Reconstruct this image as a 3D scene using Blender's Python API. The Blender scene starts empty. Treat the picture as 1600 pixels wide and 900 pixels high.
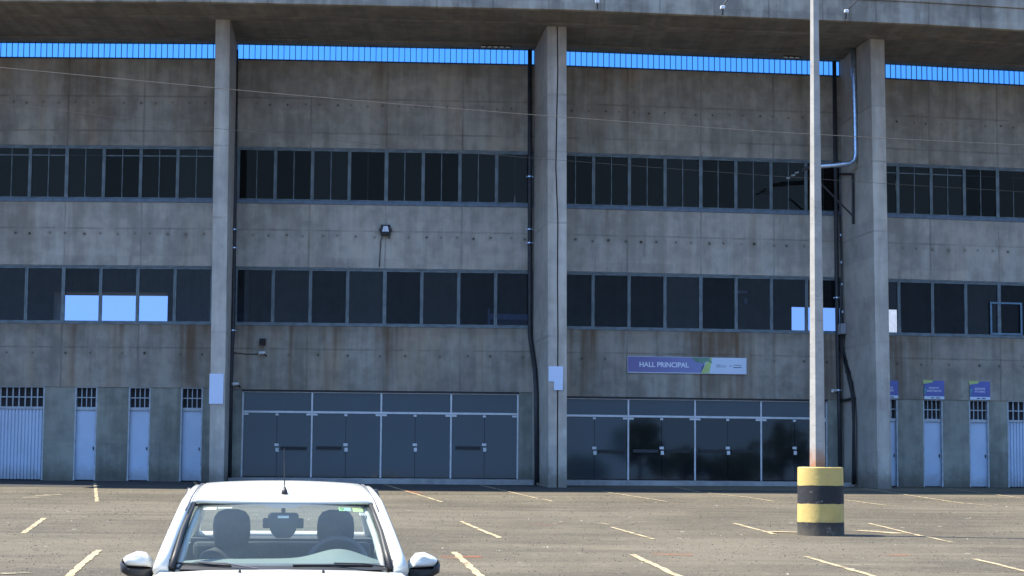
import bpy, math, random
from mathutils import Vector, Matrix
R = math.radians
scene = bpy.context.scene
COL = scene.collection

# ---------------------------------------------------------------- camera
CAM_Z = 0.376
PITCH, ROLL, FPX = R(5.31), R(0.469), 3100.0
cam_data = bpy.data.cameras.new('camera')
cam = bpy.data.objects.new('camera', cam_data); COL.objects.link(cam)
cam_data.sensor_width = 36.0
cam_data.lens = FPX / 1600 * 36
cam_data.clip_start, cam_data.clip_end = 0.1, 3000
CAM_ROT = Matrix.Rotation(R(90) + PITCH, 4, 'X') @ Matrix.Rotation(ROLL, 4, 'Z')
cam.matrix_world = Matrix.Translation((0, 0, CAM_Z)) @ CAM_ROT
scene.camera = cam

# ---------------------------------------------------------------- light
SUN_ELEV, SUN_PHI = R(57), R(80)           # sun left of the picture and slightly behind the building
world = bpy.data.worlds.new('World'); scene.world = world; world.use_nodes = True
wn = world.node_tree
sky = wn.nodes.new('ShaderNodeTexSky'); sky.sky_type = 'NISHITA'; sky.sun_disc = False
sky.sun_elevation = SUN_ELEV; sky.sun_rotation = -SUN_PHI
sky.air_density = 1.0; sky.dust_density = 0.0; sky.ozone_density = 3.0; sky.altitude = 500
bg = wn.nodes['Background']; bg.inputs['Strength'].default_value = 0.15
# a clear, deep winter sky: the band of white haze along the horizon is pressed down to a few degrees
tcw = wn.nodes.new('ShaderNodeTexCoord'); mpw = wn.nodes.new('ShaderNodeVectorMath'); mpw.operation = 'MULTIPLY_ADD'
mpw.inputs[1].default_value = (1, 1, .85); mpw.inputs[2].default_value = (0, 0, .55)
wn.links.new(tcw.outputs['Generated'], mpw.inputs[0]); wn.links.new(mpw.outputs[0], sky.inputs['Vector'])
tnt = wn.nodes.new('ShaderNodeMix'); tnt.data_type = 'RGBA'; tnt.blend_type = 'MULTIPLY'; tnt.inputs[0].default_value = 1.0
tnt.inputs[7].default_value = (.98, 1.0, .93, 1); wn.links.new(sky.outputs[0], tnt.inputs[6])
wn.links.new(tnt.outputs[2], bg.inputs['Color'])
sl = bpy.data.lights.new('sun', 'SUN'); sl.energy = 3.4; sl.angle = R(0.5); sl.color = (1.0, 0.93, 0.80)
so = bpy.data.objects.new('sun', sl); COL.objects.link(so)
sdir = Vector((-math.sin(SUN_PHI) * math.cos(SUN_ELEV), math.cos(SUN_PHI) * math.cos(SUN_ELEV), math.sin(SUN_ELEV)))
so.rotation_euler = sdir.to_track_quat('Z', 'Y').to_euler()
so.location = sdir * 60
scene.view_settings.view_transform = 'Standard'
scene.view_settings.look = 'None'
scene.view_settings.exposure = 1.88
scene.view_settings.gamma = 1.0
scene.render.engine = 'CYCLES'

# ---------------------------------------------------------------- helpers: sight lines of the surveyed photograph
def ray(px, py):
    d = CAM_ROT.to_3x3() @ Vector(((px - 800) / FPX, (450 - py) / FPX, -1))
    return d.normalized()
CP = Vector((0, 0, CAM_Z))
def at(px, py, p, n):
    d = ray(px, py); t = (Vector(p) - CP).dot(n) / d.dot(n)
    return CP + d * t
G_H0, G_S = 1.79, 0.0218
def ground_z(y): return -(65 - max(0.0, min(65.0, y))) * G_S * (1.0) * (G_H0 - CAM_Z) / (65 * G_S)
G_SL = (G_H0 - CAM_Z) / 65.0
GN = Vector((0, -G_SL, 1)).normalized()
def gpt(px, py): return at(px, py, (0, 65, 0), GN)

# ---------------------------------------------------------------- helpers: meshes
class MB:
    def __init__(s): s.v = []; s.f = []; s.m = []
    def face(s, pts, mi=0):
        b = len(s.v); s.v += [tuple(p) for p in pts]; s.f.append(tuple(range(b, b + len(pts)))); s.m.append(mi)
    def box(s, x0, x1, y0, y1, z0, z1, mi=0):
        b = len(s.v)
        s.v += [(x0,y0,z0),(x1,y0,z0),(x1,y1,z0),(x0,y1,z0),(x0,y0,z1),(x1,y0,z1),(x1,y1,z1),(x0,y1,z1)]
        for q in ((0,3,2,1),(4,5,6,7),(0,1,5,4),(1,2,6,5),(2,3,7,6),(3,0,4,7)):
            s.f.append(tuple(b + i for i in q)); s.m.append(mi)
        return s
    def loft(s, rings, mi=0, closed=True, caps=True):
        b = len(s.v); n = len(rings[0])
        for r in rings: s.v += [tuple(p) for p in r]
        for k in range(len(rings) - 1):
            for i in range(n if closed else n - 1):
                j = (i + 1) % n
                s.f.append((b+k*n+i, b+k*n+j, b+(k+1)*n+j, b+(k+1)*n+i)); s.m.append(mi)
        if caps and closed:
            s.f.append(tuple(b + i for i in reversed(range(n)))); s.m.append(mi)
            e = b + (len(rings) - 1) * n
            s.f.append(tuple(e + i for i in range(n))); s.m.append(mi)
        return s
    def tube(s, pts, r, n=8, mi=0, flat=1.0):
        pts = [Vector(p) for p in pts]; rings = []
        rr = r if isinstance(r, (list, tuple)) else [r] * len(pts)
        ref = None
        for i, p in enumerate(pts):
            t = (pts[min(i+1, len(pts)-1)] - pts[max(i-1, 0)]).normalized()
            if ref is None:
                ref = Vector((0, 0, 1)) if abs(t.z) < .9 else Vector((1, 0, 0))
            a = t.cross(ref).normalized(); bb = a.cross(t).normalized(); ref = bb
            rings.append([p + a * (math.cos(2*math.pi*k/n) * rr[i]) + bb * (math.sin(2*math.pi*k/n) * rr[i] * flat) for k in range(n)])
        return s.loft(rings, mi)
    def prism(s, poly, y0, y1, mi=0):                      # poly in x,z
        return s.loft([[(x, y0, z) for x, z in poly], [(x, y1, z) for x, z in poly]], mi)
    def build(s, name, mats, parent=None, loc=(0,0,0), rz=0.0, smooth=False, bevel=0.0, sub=0, autos=None):
        me = bpy.data.meshes.new(name)
        me.from_pydata(s.v, [], s.f); me.validate()
        if not isinstance(mats, (list, tuple)): mats = [mats]
        for m in mats: me.materials.append(m)
        if len(mats) > 1 and len(me.polygons) == len(s.m):
            for p, mi in zip(me.polygons, s.m): p.material_index = mi
        import bmesh
        bm = bmesh.new(); bm.from_mesh(me); bmesh.ops.recalc_face_normals(bm, faces=bm.faces)
        if smooth:
            for f in bm.faces: f.smooth = True
            if autos:
                for e in bm.edges:
                    if len(e.link_faces) == 2 and e.calc_face_angle(0) > R(autos): e.smooth = False
        bm.to_mesh(me); bm.free()
        o = bpy.data.objects.new(name, me); COL.objects.link(o)
        o.parent = parent; o.location = loc; o.rotation_euler = (0, 0, rz)
        if bevel:
            md = o.modifiers.new('bevel', 'BEVEL'); md.width = bevel; md.segments = 2; md.limit_method = 'ANGLE'
        if sub:
            md = o.modifiers.new('sub', 'SUBSURF'); md.levels = sub; md.render_levels = sub
        return o
def tag(o, label=None, cat=None, group=None, kind=None):
    if label: o['label'] = label
    if cat: o['category'] = cat
    if group: o['group'] = group
    if kind: o['kind'] = kind
    return o
def empty(name, loc, rz=0.0):
    o = bpy.data.objects.new(name, None); COL.objects.link(o); o.location = loc; o.rotation_euler = (0, 0, rz)
    o.empty_display_size = .2
    return o
def copy_tree(o, parent=None):
    c = o.copy(); COL.objects.link(c)
    if parent is not None: c.parent = parent
    for ch in list(o.children): copy_tree(ch, c)
    return c

# ---------------------------------------------------------------- helpers: materials
class Mat:
    def __init__(s, name):
        s.mat = bpy.data.materials.new(name); s.mat.use_nodes = True; s.nt = s.mat.node_tree
        s.b = s.nt.nodes['Principled BSDF']
        s.out = s.nt.nodes['Material Output']
    def set(s, k, v):
        if hasattr(v, 'is_output'): s.nt.links.new(v, s.b.inputs[k])
        else: s.b.inputs[k].default_value = v
        return s
    def n(s, t, ins=None, **props):
        nd = s.nt.nodes.new(t)
        for k, v in props.items(): setattr(nd, k, v)
        for k, v in (ins or {}).items():
            if hasattr(v, 'is_output'): s.nt.links.new(v, nd.inputs[k])
            else: nd.inputs[k].default_value = v
        return nd
    def math(s, op, a, b=0.0, c=0.0, clamp=False):
        nd = s.n('ShaderNodeMath', {0: a, 1: b, 2: c}, operation=op, use_clamp=clamp); return nd.outputs[0]
    def add(s, a, b): return s.math('ADD', a, b)
    def mul(s, a, b): return s.math('MULTIPLY', a, b)
    def sub(s, a, b): return s.math('SUBTRACT', a, b)
    def step(s, v, lo, hi, a=0.0, b=1.0):
        nd = s.n('ShaderNodeMapRange', {0: v, 1: lo, 2: hi, 3: a, 4: b}, interpolation_type='SMOOTHSTEP'); return nd.outputs[0]
    def mix(s, fac, a, b, mode='MIX'):
        nd = s.n('ShaderNodeMix', data_type='RGBA', blend_type=mode)
        for i, v in ((0, fac), (6, a), (7, b)):
            if hasattr(v, 'is_output'): s.nt.links.new(v, nd.inputs[i])
            else: nd.inputs[i].default_value = v if i == 0 else (tuple(v) + (1,))[:4]
        return nd.outputs[2]
    def coords(s):
        tc = s.n('ShaderNodeTexCoord'); oi = s.n('ShaderNodeObjectInfo')
        sp = s.n('ShaderNodeSeparateXYZ', {0: tc.outputs['Object']})
        return tc.outputs['Object'], sp.outputs, oi.outputs['Random']
    def comb(s, x, y, z): return s.n('ShaderNodeCombineXYZ', {0: x, 1: y, 2: z}).outputs[0]
    def noise(s, vec, scale, detail=4.0, rough=.55, dist=0.0):
        return s.n('ShaderNodeTexNoise', {'Vector': vec, 'Scale': scale, 'Detail': detail, 'Roughness': rough, 'Distortion': dist}).outputs[0]
    def white(s, w): return s.n('ShaderNodeTexWhiteNoise', {'W': w}, noise_dimensions='1D').outputs[0]
    def bump(s, h, strength, dist=.01):
        nd = s.n('ShaderNodeBump', {'Height': h, 'Strength': strength, 'Distance': dist}); s.nt.links.new(nd.outputs[0], s.b.inputs['Normal'])

def plain(name, col, rough=.6, metal=0.0, var=.12, scale=6.0, spec=.5, coat=0.0):
    m = Mat(name); v, xyz, rnd = m.coords()
    f = m.noise(v, scale, 5)
    lo = tuple(c * (1 - var) for c in col); hi = tuple(min(1, c * (1 + var)) for c in col)
    m.set('Base Color', m.mix(m.step(f, .3, .7), lo, hi)).set('Roughness', rough).set('Metallic', metal)
    m.set('Specular IOR Level', spec)
    if coat: m.set('Coat Weight', coat).set('Coat Roughness', .03)
    return m.mat

def concrete(name, lo, hi, rows=(), hlines=(), brown=.35, joints=2.5, stain=None, streak=.5, vjoint=True, speck=.28, grime=0.0):
    """board-marked raw concrete: mottling, rain streaks, formwork joints, tie holes; u = object x, z = object z"""
    m = Mat(name); v, xyz, rnd = m.coords(); u, z = xyz[0], xyz[2]
    off = m.mul(rnd, 83.0)
    uu = m.add(u, off)
    p = m.comb(uu, xyz[1], z)
    big = m.noise(p, .55, 5, .6)
    med = m.noise(p, 2.2, 6, .65, .3)
    ver = m.noise(m.comb(m.mul(uu, 2.2), 0.0, m.mul(z, .22)), 1.0, 5, .65)
    ver2 = m.noise(m.comb(m.mul(uu, .9), 3.0, m.mul(z, .12)), 1.0, 3, .6)
    f = m.add(m.add(m.mul(big, .40), m.mul(med, .22)), m.mul(ver, .38))
    f = m.step(f, .40, .60)
    col = m.mix(f, lo, hi)
    # each formwork panel set at its own shade
    cell = m.math('FLOOR', m.math('DIVIDE', uu, joints))
    zc = m.math('FLOOR', m.math('DIVIDE', z, 1.22))
    wn_ = m.white(m.add(m.mul(cell, 7.13), m.mul(zc, 3.7)))
    col = m.mix(1.0, col, m.mix(wn_, (.93, .93, .94), (1.06, 1.06, 1.05)), 'MULTIPLY')
    warm = m.step(m.add(m.mul(ver2, .6), m.mul(big, .4)), .46, .66)
    col = m.mix(m.mul(warm, brown), col, m.mix(1.0, col, (.95, .78, .62), 'MULTIPLY'))
    dk = m.step(m.noise(m.comb(m.mul(uu, 3.4), 5.0, m.mul(z, .30)), 1.0, 6, .7), .56, .72)
    col = m.mix(m.mul(dk, streak), col, m.mix(1.0, col, (.6, .58, .57), 'MULTIPLY'))
    lt = m.step(m.noise(m.comb(m.mul(uu, 1.3), 9.0, m.mul(z, .5)), 1.6, 5, .7), .58, .74)
    col = m.mix(m.mul(lt, .35), col, m.mix(1.0, col, (1.38, 1.4, 1.42), 'MULTIPLY'))
    if stain:                                           # rust and dirt that ran down from the sill above
        z0, z1, amt = stain
        s1 = m.step(m.noise(m.comb(m.mul(uu, .55), 1.0, m.mul(z, .03)), 1.0, 4, .7), .50, .64)
        run = m.step(z, z0, z1, .45, 1.0)
        col = m.mix(m.mul(m.mul(s1, run), amt), col, (.125, .072, .036))
        s2 = m.step(m.add(z, m.mul(m.noise(m.comb(m.mul(uu, 3.0), 2.0, 0.0), 1.0, 4), 1.3)), z1 + .05, z1 + .95)
        col = m.mix(m.mul(s2, amt * .55), col, (.135, .09, .055))
    wob = m.mul(m.sub(m.noise(p, 3.0, 2), .5), .05)
    wear = m.step(m.noise(p, 1.1, 3), .35, .6)
    if vjoint:
        t = m.math('ABSOLUTE', m.mul(m.sub(m.math('FRACT', m.add(m.math('DIVIDE', m.add(u, wob), joints), .5)), .5), joints))
        ln = m.mul(m.step(t, .012, .045, 1.0, 0.0), m.add(m.mul(wear, .5), .12))
        col = m.mix(ln, col, m.mix(1.0, col, (.5, .49, .48), 'MULTIPLY'))
    for hz in hlines:
        t = m.math('ABSOLUTE', m.sub(m.add(z, wob), hz))
        ln = m.mul(m.step(t, .012, .045, 1.0, 0.0), m.mul(wear, .6))
        col = m.mix(ln, col, m.mix(1.0, col, (.52, .5, .48), 'MULTIPLY'))
    for hz, per, r in rows:
        q = m.math('DIVIDE', uu, per); c = m.math('FLOOR', q)
        du = m.mul(m.sub(m.sub(m.math('FRACT', q), .5), m.mul(m.sub(m.white(c), .5), .28)), per)
        dz = m.sub(m.sub(z, hz), m.mul(m.sub(m.white(m.add(c, 11.3)), .5), .05))
        d = m.math('SQRT', m.add(m.mul(du, du), m.mul(dz, dz)))
        size = m.add(m.mul(m.white(m.add(c, 5.1)), r * .5), r * .55)
        hole = m.step(m.math('DIVIDE', d, size), .7, 1.3, 1.0, 0.0)
        halo = m.mul(m.step(m.math('DIVIDE', d, size), 1.0, 3.2, 1.0, 0.0), .3)
        col = m.mix(halo, col, m.mix(1.0, col, (.66, .6, .55), 'MULTIPLY'))
        col = m.mix(m.mul(hole, m.add(.35, m.mul(m.white(m.add(c, 2.7)), .55))), col, (.035, .032, .03))
    sp_ = m.noise(p, 26.0, 3, .7)
    col = m.mix(m.mul(m.step(sp_, .62, .74), speck), col, m.mix(1.0, col, (.55, .54, .53), 'MULTIPLY'))
    if grime:                                           # splashed dirt along the foot
        gm = m.step(m.add(z, m.mul(m.sub(m.noise(p, 2.4, 5, .7), .5), .9)), .05, .75, 1.0, 0.0)
        col = m.mix(m.mul(gm, grime), col, (.06, .05, .038))
    m.set('Base Color', col).set('Roughness', .9).set('Specular IOR Level', .2)
    m.bump(m.add(m.mul(med, .6), m.mul(sp_, .4)), .35, .02)
    return m.mat

def window_glass(name, tint, refl=1.0, rough=.015, wav=.0, dust=.0, vary=False):
    m = Mat(name); m.nt.nodes.remove(m.b)
    tr = m.n('ShaderNodeBsdfTransparent', {0: tint + (1,)})
    if vary:                                            # every pane has its own dirt and shine
        v, xyz, rnd = m.coords()
        k = m.add(m.mul(m.white(m.mul(rnd, 91.0)), .5), .5)
        gc = m.mix(k, (0, 0, 0), (refl, refl * .86, refl * .72))
    else: gc = (refl, refl, refl, 1)
    gl = m.n('ShaderNodeBsdfGlossy', {'Color': gc, 'Roughness': rough})
    if wav:
        v, xyz, rnd = m.coords()
        nb = m.n('ShaderNodeBump', {'Height': m.noise(v, 1.2, 2), 'Strength': wav, 'Distance': .02})
        m.nt.links.new(nb.outputs[0], gl.inputs['Normal'])
    # thin pane: the same Fresnel reflection from either side
    lw = m.n('ShaderNodeLayerWeight'); fr = m.add(m.mul(m.math('POWER', lw.outputs['Facing'], 5.0), .9), .06)
    mx = m.n('ShaderNodeMixShader', {0: fr, 1: tr.outputs[0], 2: gl.outputs[0]})
    last = mx.outputs[0]
    if dust:                                            # a film of pale dust lying on the glass
        v, xyz, rnd = m.coords()
        df = m.n('ShaderNodeBsdfDiffuse', {'Color': (.40, .49, .47, 1)})
        mx2 = m.n('ShaderNodeMixShader', {0: m.mul(m.step(m.noise(v, 4.0, 5, .6), .2, .8, .8, 1.2), dust), 1: last, 2: df.outputs[0]}); last = mx2.outputs[0]
    m.nt.links.new(last, m.out.inputs[0])
    return m.mat

BLUESHEET = window_glass('blue_translucent_sheet', (.46, .74, 1.0), .25, .2)
# heights on the facade above the foot of the wall
ZA, ZB, ZC, ZD, ZE, ZF = 14.40, 13.84, 10.964, 9.086, 7.006, 5.08
C_UP = concrete('concrete_upper', (.24, .221, .188), (.40, .374, .325), rows=((12.38, .53, .036),), hlines=(12.6, 11.45), brown=.6, stain=(10.6, 13.9, .45))
C_MID = concrete('concrete_middle', (.32, .30, .268), (.49, .464, .418), rows=((8.04, .56, .046),), hlines=(8.22,), brown=.35, stain=(7.0, 9.1, .22))
C_LOW = concrete('concrete_lower', (.23, .212, .182), (.38, .357, .312), rows=((4.13, .94, .042),), hlines=(4.32,), brown=.6, stain=(2.4, 5.08, .85))
C_PIL = concrete('concrete_pillar', (.37, .351, .316), (.52, .498, .452), brown=.3, hlines=(8.15, 4.6, 12.2, 10.4), vjoint=False, streak=.55, grime=.6, stain=(8.0, 14.4, .3))
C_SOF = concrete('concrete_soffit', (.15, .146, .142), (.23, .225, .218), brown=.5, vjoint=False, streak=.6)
C_FAS = concrete('concrete_fascia', (.23, .218, .192), (.42, .40, .353), brown=.2, joints=1.7, streak=1.0, stain=(14.3, 15.7, .3))
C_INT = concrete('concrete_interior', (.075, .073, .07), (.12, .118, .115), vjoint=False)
PLAST = concrete('cement_plaster', (.20, .207, .18), (.33, .333, .29), brown=.12, vjoint=False, streak=.4, grime=.55)
STEP = concrete('concrete_step', (.26, .26, .26), (.38, .38, .38), brown=.2, vjoint=False)
FRAME = plain('painted_window_frame', (.135, .175, .195), .55, var=.3, scale=3)
SILL = plain('blue_grey_sill', (.11, .16, .22), .5, var=.2)
ALU = plain('pale_aluminium', (.55, .58, .62), .4, metal=.4, var=.1)
GLASS = window_glass('dusty_window_glass', (.66, .73, .88), .30, dust=.010, vary=True)
GLASS_OLD = window_glass('dirty_window_glass', (.36, .38, .39), .30, dust=.013, vary=True)
BLACKM = plain('black_rubber', (.018, .018, .02), .6)
DARKPIPE = plain('dark_grey_pipe', (.028, .03, .036), .55, var=.3)
WHITE = plain('white_enamel', (.68, .70, .72), .45, var=.05)
def door_paint(name, c):
    m = Mat(name); v, xyz, rnd = m.coords(); p = m.comb(m.add(xyz[0], m.mul(rnd, 37.0)), xyz[1], xyz[2])
    col = m.mix(m.step(m.noise(p, 1.2, 4), .3, .7), tuple(q * .9 for q in c), c)
    run = m.step(m.noise(m.comb(m.mul(m.add(xyz[0], m.mul(rnd, 37.0)), 9.0), 1.0, m.mul(xyz[2], .5)), 1.0, 4, .7), .6, .75)
    col = m.mix(m.mul(run, .22), col, (.25, .25, .24))
    sc_ = m.step(m.noise(p, 7.0, 5, .75), .66, .72); col = m.mix(m.mul(sc_, .4), col, (.16, .15, .14))
    lo = m.step(m.add(xyz[2], m.mul(m.sub(m.noise(p, 3.0, 5, .7), .5), .8)), .0, .6, 1.0, 0.0)
    col = m.mix(m.mul(lo, .45), col, (.14, .115, .085))
    m.set('Base Color', col).set('Roughness', .5); return m.mat
DOORW = door_paint('pale_blue_door_paint', (.50, .62, .80))
GATEW = door_paint('pale_blue_gate_paint', (.53, .64, .80))
BARS = plain('grey_bar_paint', (.4, .45, .5), .5, var=.15)
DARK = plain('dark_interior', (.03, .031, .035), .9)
RAIL = plain('navy_rail_paint', (.03, .06, .13), .5)
STEELD = plain('dark_steel', (.045, .048, .055), .6, metal=.2)
GALV = plain('galvanised_steel', (.50, .62, .78), .3, metal=.85, var=.2, scale=12)

def door_glass(name, base, rough=.04):
    m = Mat(name); v, xyz, rnd = m.coords()
    f = m.noise(v, .8, 3)
    m.set('Base Color', m.mix(f, tuple(c * .8 for c in base), tuple(c * 1.2 for c in base)))
    m.set('Roughness', rough).set('Specular IOR Level', .5)
    return m.mat
DGLASS = door_glass('filmed_door_glass', (.036, .050, .062))
DGLASS2 = door_glass('bare_door_glass', (.009, .012, .015), .03)

# ---------------------------------------------------------------- ground
def asphalt():
    m = Mat('worn_asphalt'); v, xyz, rnd = m.coords(); x, y = xyz[0], xyz[1]
    big = m.noise(v, .09, 5, .6); mid = m.noise(v, .7, 6, .65)
    st = m.noise(m.comb(m.mul(x, .12), m.mul(y, .8), 0.0), 1.0, 5, .6)
    f = m.step(m.add(m.add(m.mul(big, .45), m.mul(mid, .25)), m.mul(st, .3)), .40, .60)
    col = m.mix(f, (.070, .059, .042), (.130, .110, .078))
    fine = m.noise(v, 34.0, 4, .75)
    coarse = m.noise(v, 7.5, 6, .8)
    col = m.mix(m.mul(m.step(coarse, .52, .64), .45), col, (.045, .040, .033))
    col = m.mix(m.mul(m.step(coarse, .34, .46, 1.0, 0.0), .4), col, (.19, .17, .135))
    col = m.mix(m.mul(m.step(fine, .54, .66), .7), col, (.034, .031, .027))
    fine2 = m.noise(v, 21.0, 4, .75)
    col = m.mix(m.mul(m.step(fine2, .57, .7), .5), col, (.26, .235, .19))
    spots = m.n('ShaderNodeTexVoronoi', {'Vector': v, 'Scale': 1.4}).outputs['Distance']
    sw = m.noise(v, 2.1, 2)
    col = m.mix(m.mul(m.step(spots, .05, .075, 1.0, 0.0), m.step(sw, .5, .56)), col, (.42, .40, .34))
    spot2 = m.n('ShaderNodeTexVoronoi', {'Vector': m.comb(m.add(x, 31.7), y, 0.0), 'Scale': 1.1}).outputs['Distance']
    col = m.mix(m.mul(m.step(spot2, .045, .075, 1.0, 0.0), .8), col, (.03, .028, .027))
    # faded bands of old line paint
    o1 = m.step(m.noise(m.comb(m.mul(x, .35), m.mul(y, 2.6), 4.0), 1.0, 4, .6), .6, .72)
    col = m.mix(m.mul(o1, .28), col, (.27, .235, .17))
    tar = m.step(m.noise(m.comb(m.mul(x, .10), m.mul(y, .35), 8.0), 1.0, 4, .6), .6, .74)
    col = m.mix(m.mul(tar, .3), col, (.055, .05, .045))
    m.set('Base Color', col).set('Roughness', .92).set('Specular IOR Level', .25)
    m.bump(m.add(m.mul(fine, .6), m.mul(mid, .4)), .4, .012)
    return m.mat
gb = MB()
ys = [-400, -60, 0] + [65 * k / 13 for k in range(1, 14)] + [110, 600]
xs = [-500, -60, -30, -15, 0, 15, 30, 60, 500]
for a, b in zip(ys, ys[1:]):
    for c, d in zip(xs, xs[1:]):
        gb.face([(c, a, ground_z(a)), (d, a, ground_z(a)), (d, b, ground_z(b)), (c, b, ground_z(b))])
gb2 = MB(); gb2.v = gb.v; gb2.f = gb.f; gb2.m = gb.m
ground = tag(gb2.build('ground', asphalt()), kind='structure')

# dark sheet over the asphalt, its colour deepening the roof's shadow along the wall
SHADE_DARK = plain('shade_toned_asphalt', (.032, .029, .026), .95, var=.3, scale=2)
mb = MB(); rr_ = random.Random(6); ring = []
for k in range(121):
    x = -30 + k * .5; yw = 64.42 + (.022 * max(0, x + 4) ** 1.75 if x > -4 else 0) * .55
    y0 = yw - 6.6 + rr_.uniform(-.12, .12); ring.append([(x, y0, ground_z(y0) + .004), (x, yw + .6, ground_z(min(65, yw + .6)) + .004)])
mb.loft(ring, closed=False); tag(mb.build('shade_strip', SHADE_DARK), kind='structure')
# loose grit and worn-out stones on the surface
GRIT = Mat('loose_grit'); _v, _x, _r = GRIT.coords()
_w = GRIT.n('ShaderNodeTexWhiteNoise', {'Vector': GRIT.n('ShaderNodeVectorMath', {0: _v, 1: (9.0, 9.0, .0)}, operation='MULTIPLY').outputs[0]}, noise_dimensions='3D').outputs[0]
_f = GRIT.n('ShaderNodeVectorMath', {0: _v, 1: (.12, .12, 10.0)}, operation='SNAP').outputs[0]
_w = GRIT.n('ShaderNodeTexWhiteNoise', {'Vector': _f}, noise_dimensions='3D').outputs[0]
GRIT.set('Base Color', GRIT.mix(GRIT.step(_w, .990, .992), GRIT.mix(_w, (.045, .039, .031), (.17, .15, .115)), (.42, .39, .33))).set('Roughness', .9); GRIT = GRIT.mat
mb = MB(); rr_ = random.Random(12)
for k in range(26000):
    y = 19.5 + 36 * rr_.random() ** 1.25; x = rr_.uniform(-.29, .30) * y; r = rr_.choice((.006, .007, .008, .009, .010, .016)) * (.7 + y / 60); z = ground_z(y)
    b = len(mb.v); a0 = rr_.uniform(0, 6.28)
    for q in range(4): a = a0 + q * 1.57 + rr_.uniform(-.3, .3); mb.v.append((x + math.cos(a) * r, y + math.sin(a) * r, z - .002))
    mb.v.append((x + rr_.uniform(-.3, .3) * r, y + rr_.uniform(-.3, .3) * r, z + r * rr_.uniform(.5, .95)))
    for q in range(4): mb.f.append((b + q, b + (q + 1) % 4, b + 4)); mb.m.append(0)
tag(mb.build('loose_grit', GRIT), 'loose grit and stones scattered over the worn asphalt', 'grit', kind='stuff')

def line_paint(name, col, lo, hi):
    m = Mat(name); v, xyz, rnd = m.coords()
    p = m.comb(m.add(xyz[0], m.mul(rnd, 40.0)), xyz[1], 0.0)
    a = m.step(m.add(m.mul(m.noise(p, 1.6, 5, .7), .6), m.mul(m.noise(p, 12.0, 4, .7), .4)), lo, hi)
    m.set('Base Color', m.mix(m.noise(p, 3.0), tuple(c * .8 for c in col), col)).set('Roughness', .85)
    t = m.n('ShaderNodeBsdfTransparent')
    mx = m.n('ShaderNodeMixShader', {0: a, 1: t.outputs[0], 2: m.b.outputs[0]})
    m.nt.links.new(mx.outputs[0], m.out.inputs[0])
    return m.mat
LINE = line_paint('worn_yellow_line_paint', (.42, .335, .20), .36, .52)
FADED = line_paint('faded_line_paint', (.33, .28, .19), .46, .60)
ORANGE = line_paint('faded_orange_paint', (.44, .13, .05), .41, .78)
rng = random.Random(3)
def paint_line(p0, p1, w=.10, mat=LINE, name='parking_line'):
    a, b = gpt(*p0), gpt(*p1)
    d = (b - a); L = d.length; d.normalize(); s = Vector((-d.y, d.x, 0)).normalized()
    n = max(4, int(L / .25)); mb = MB(); c = (a + b) / 2
    ring = []
    for i in range(n + 1):
        q = a + d * (L * i / n) - c + GN * .008
        wob = s * rng.uniform(-.015, .015)
        w_ = w * (.82 if mat is LINE else 1)
        ring.append([q + wob + s * (w_ / 2 * rng.uniform(.75, 1.2)), q + wob - s * (w_ / 2 * rng.uniform(.75, 1.2))])
    mb.loft(ring, closed=False)
    o = mb.build(name, mat, ground, c)
    return o
for p0, p1, w in (((148,755),(152,784),.11), ((303,753),(318,768),.11), ((600,757),(692,785),.10), ((745,757),(840,779),.10), ((848,780),(864,784),.09),
        ((940,768),(1042,784),.10), ((1046,786),(1060,787),.08), ((1055,761),(1092,769),.09), ((1092,769),(1166,777),.10), ((1166,777),(1212,784),.09),
        ((1250,772),(1384,790),.09), ((1340,762),(1506,787),.10), ((1512,787),(1551,791),.09), ((1478,763),(1594,778),.10),
        ((69,810),(36,834),.12), ((280,810),(287,827),.12), ((720,815),(781,841),.11), ((937,818),(950,820),.11), ((955,824),(1022,843),.09),
        ((1147,818),(1210,835),.11), ((1357,818),(1440,838),.10), ((1442,838),(1488,848),.09),
        ((155,860),(96,910),.12), ((709,863),(760,910),.12), ((987,867),(1085,912),.12), ((1258,870),(1400,911),.11), ((1523,874),(1640,902),.11)):
    paint_line(p0, p1, w)
for p0, p1, w in (((2,764),(34,765),.10), ((720,815.5),(748,816.5),.1), ((200,781),(310,782),.35), ((40,779),(90,772),.45), ((819,809),(840,809),.25),
                  ((1170,809),(1196,810),.15), ((985,817),(1036,815),.12), ((115,811),(135,811),.15), ((0,897),(42,895),.3)):
    paint_line(p0, p1, w, FADED, 'faded_paint_streak')
for p0, p1, w in (((1198,831),(1248,832),.5), ((1340,829),(1405,834),.42)):
    paint_line(p0, p1, w, LINE, 'parking_line')
for p0, p1, w in (((838,820),(866,821),.8), ((1018,866),(1082,867),.9), ((690,871),(754,871),1.2), ((1385,868),(1412,867),.5), ((625,765),(660,772),.3)):
    paint_line(p0, p1, w, ORANGE, 'orange_paint_mark')

# ---------------------------------------------------------------- stadium building
N = [Vector((-19.89, 64.468)), Vector((-9.390, 64.421)), Vector((1.053, 65.0)), Vector((11.524, 66.483)), Vector((21.807, 68.609))]
BAY = []
for i in range(4):
    d = N[i+1] - N[i]; BAY.append(dict(c=(N[i] + N[i+1]) / 2, a=math.atan2(d.y, d.x), L=d.length))
def bay_axes(i):
    a = BAY[i]['a']; return Vector((math.cos(a), math.sin(a), 0)), Vector((-math.sin(a), math.cos(a), 0)), Vector((BAY[i]['c'].x, BAY[i]['c'].y, 0))
def wp(i, px, py, off=0.0):                    # point of the photograph on the plane of bay i -> (u, z)
    ux, ny, c = bay_axes(i)
    p = at(px, py, c + ny * off, ny); return (p - c).dot(ux), p.z
def uu(i, px, py=450, off=0.0): return wp(i, px, py, off)[0]
def zz(i, px, py, off=0.0): return wp(i, px, py, off)[1]
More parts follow.
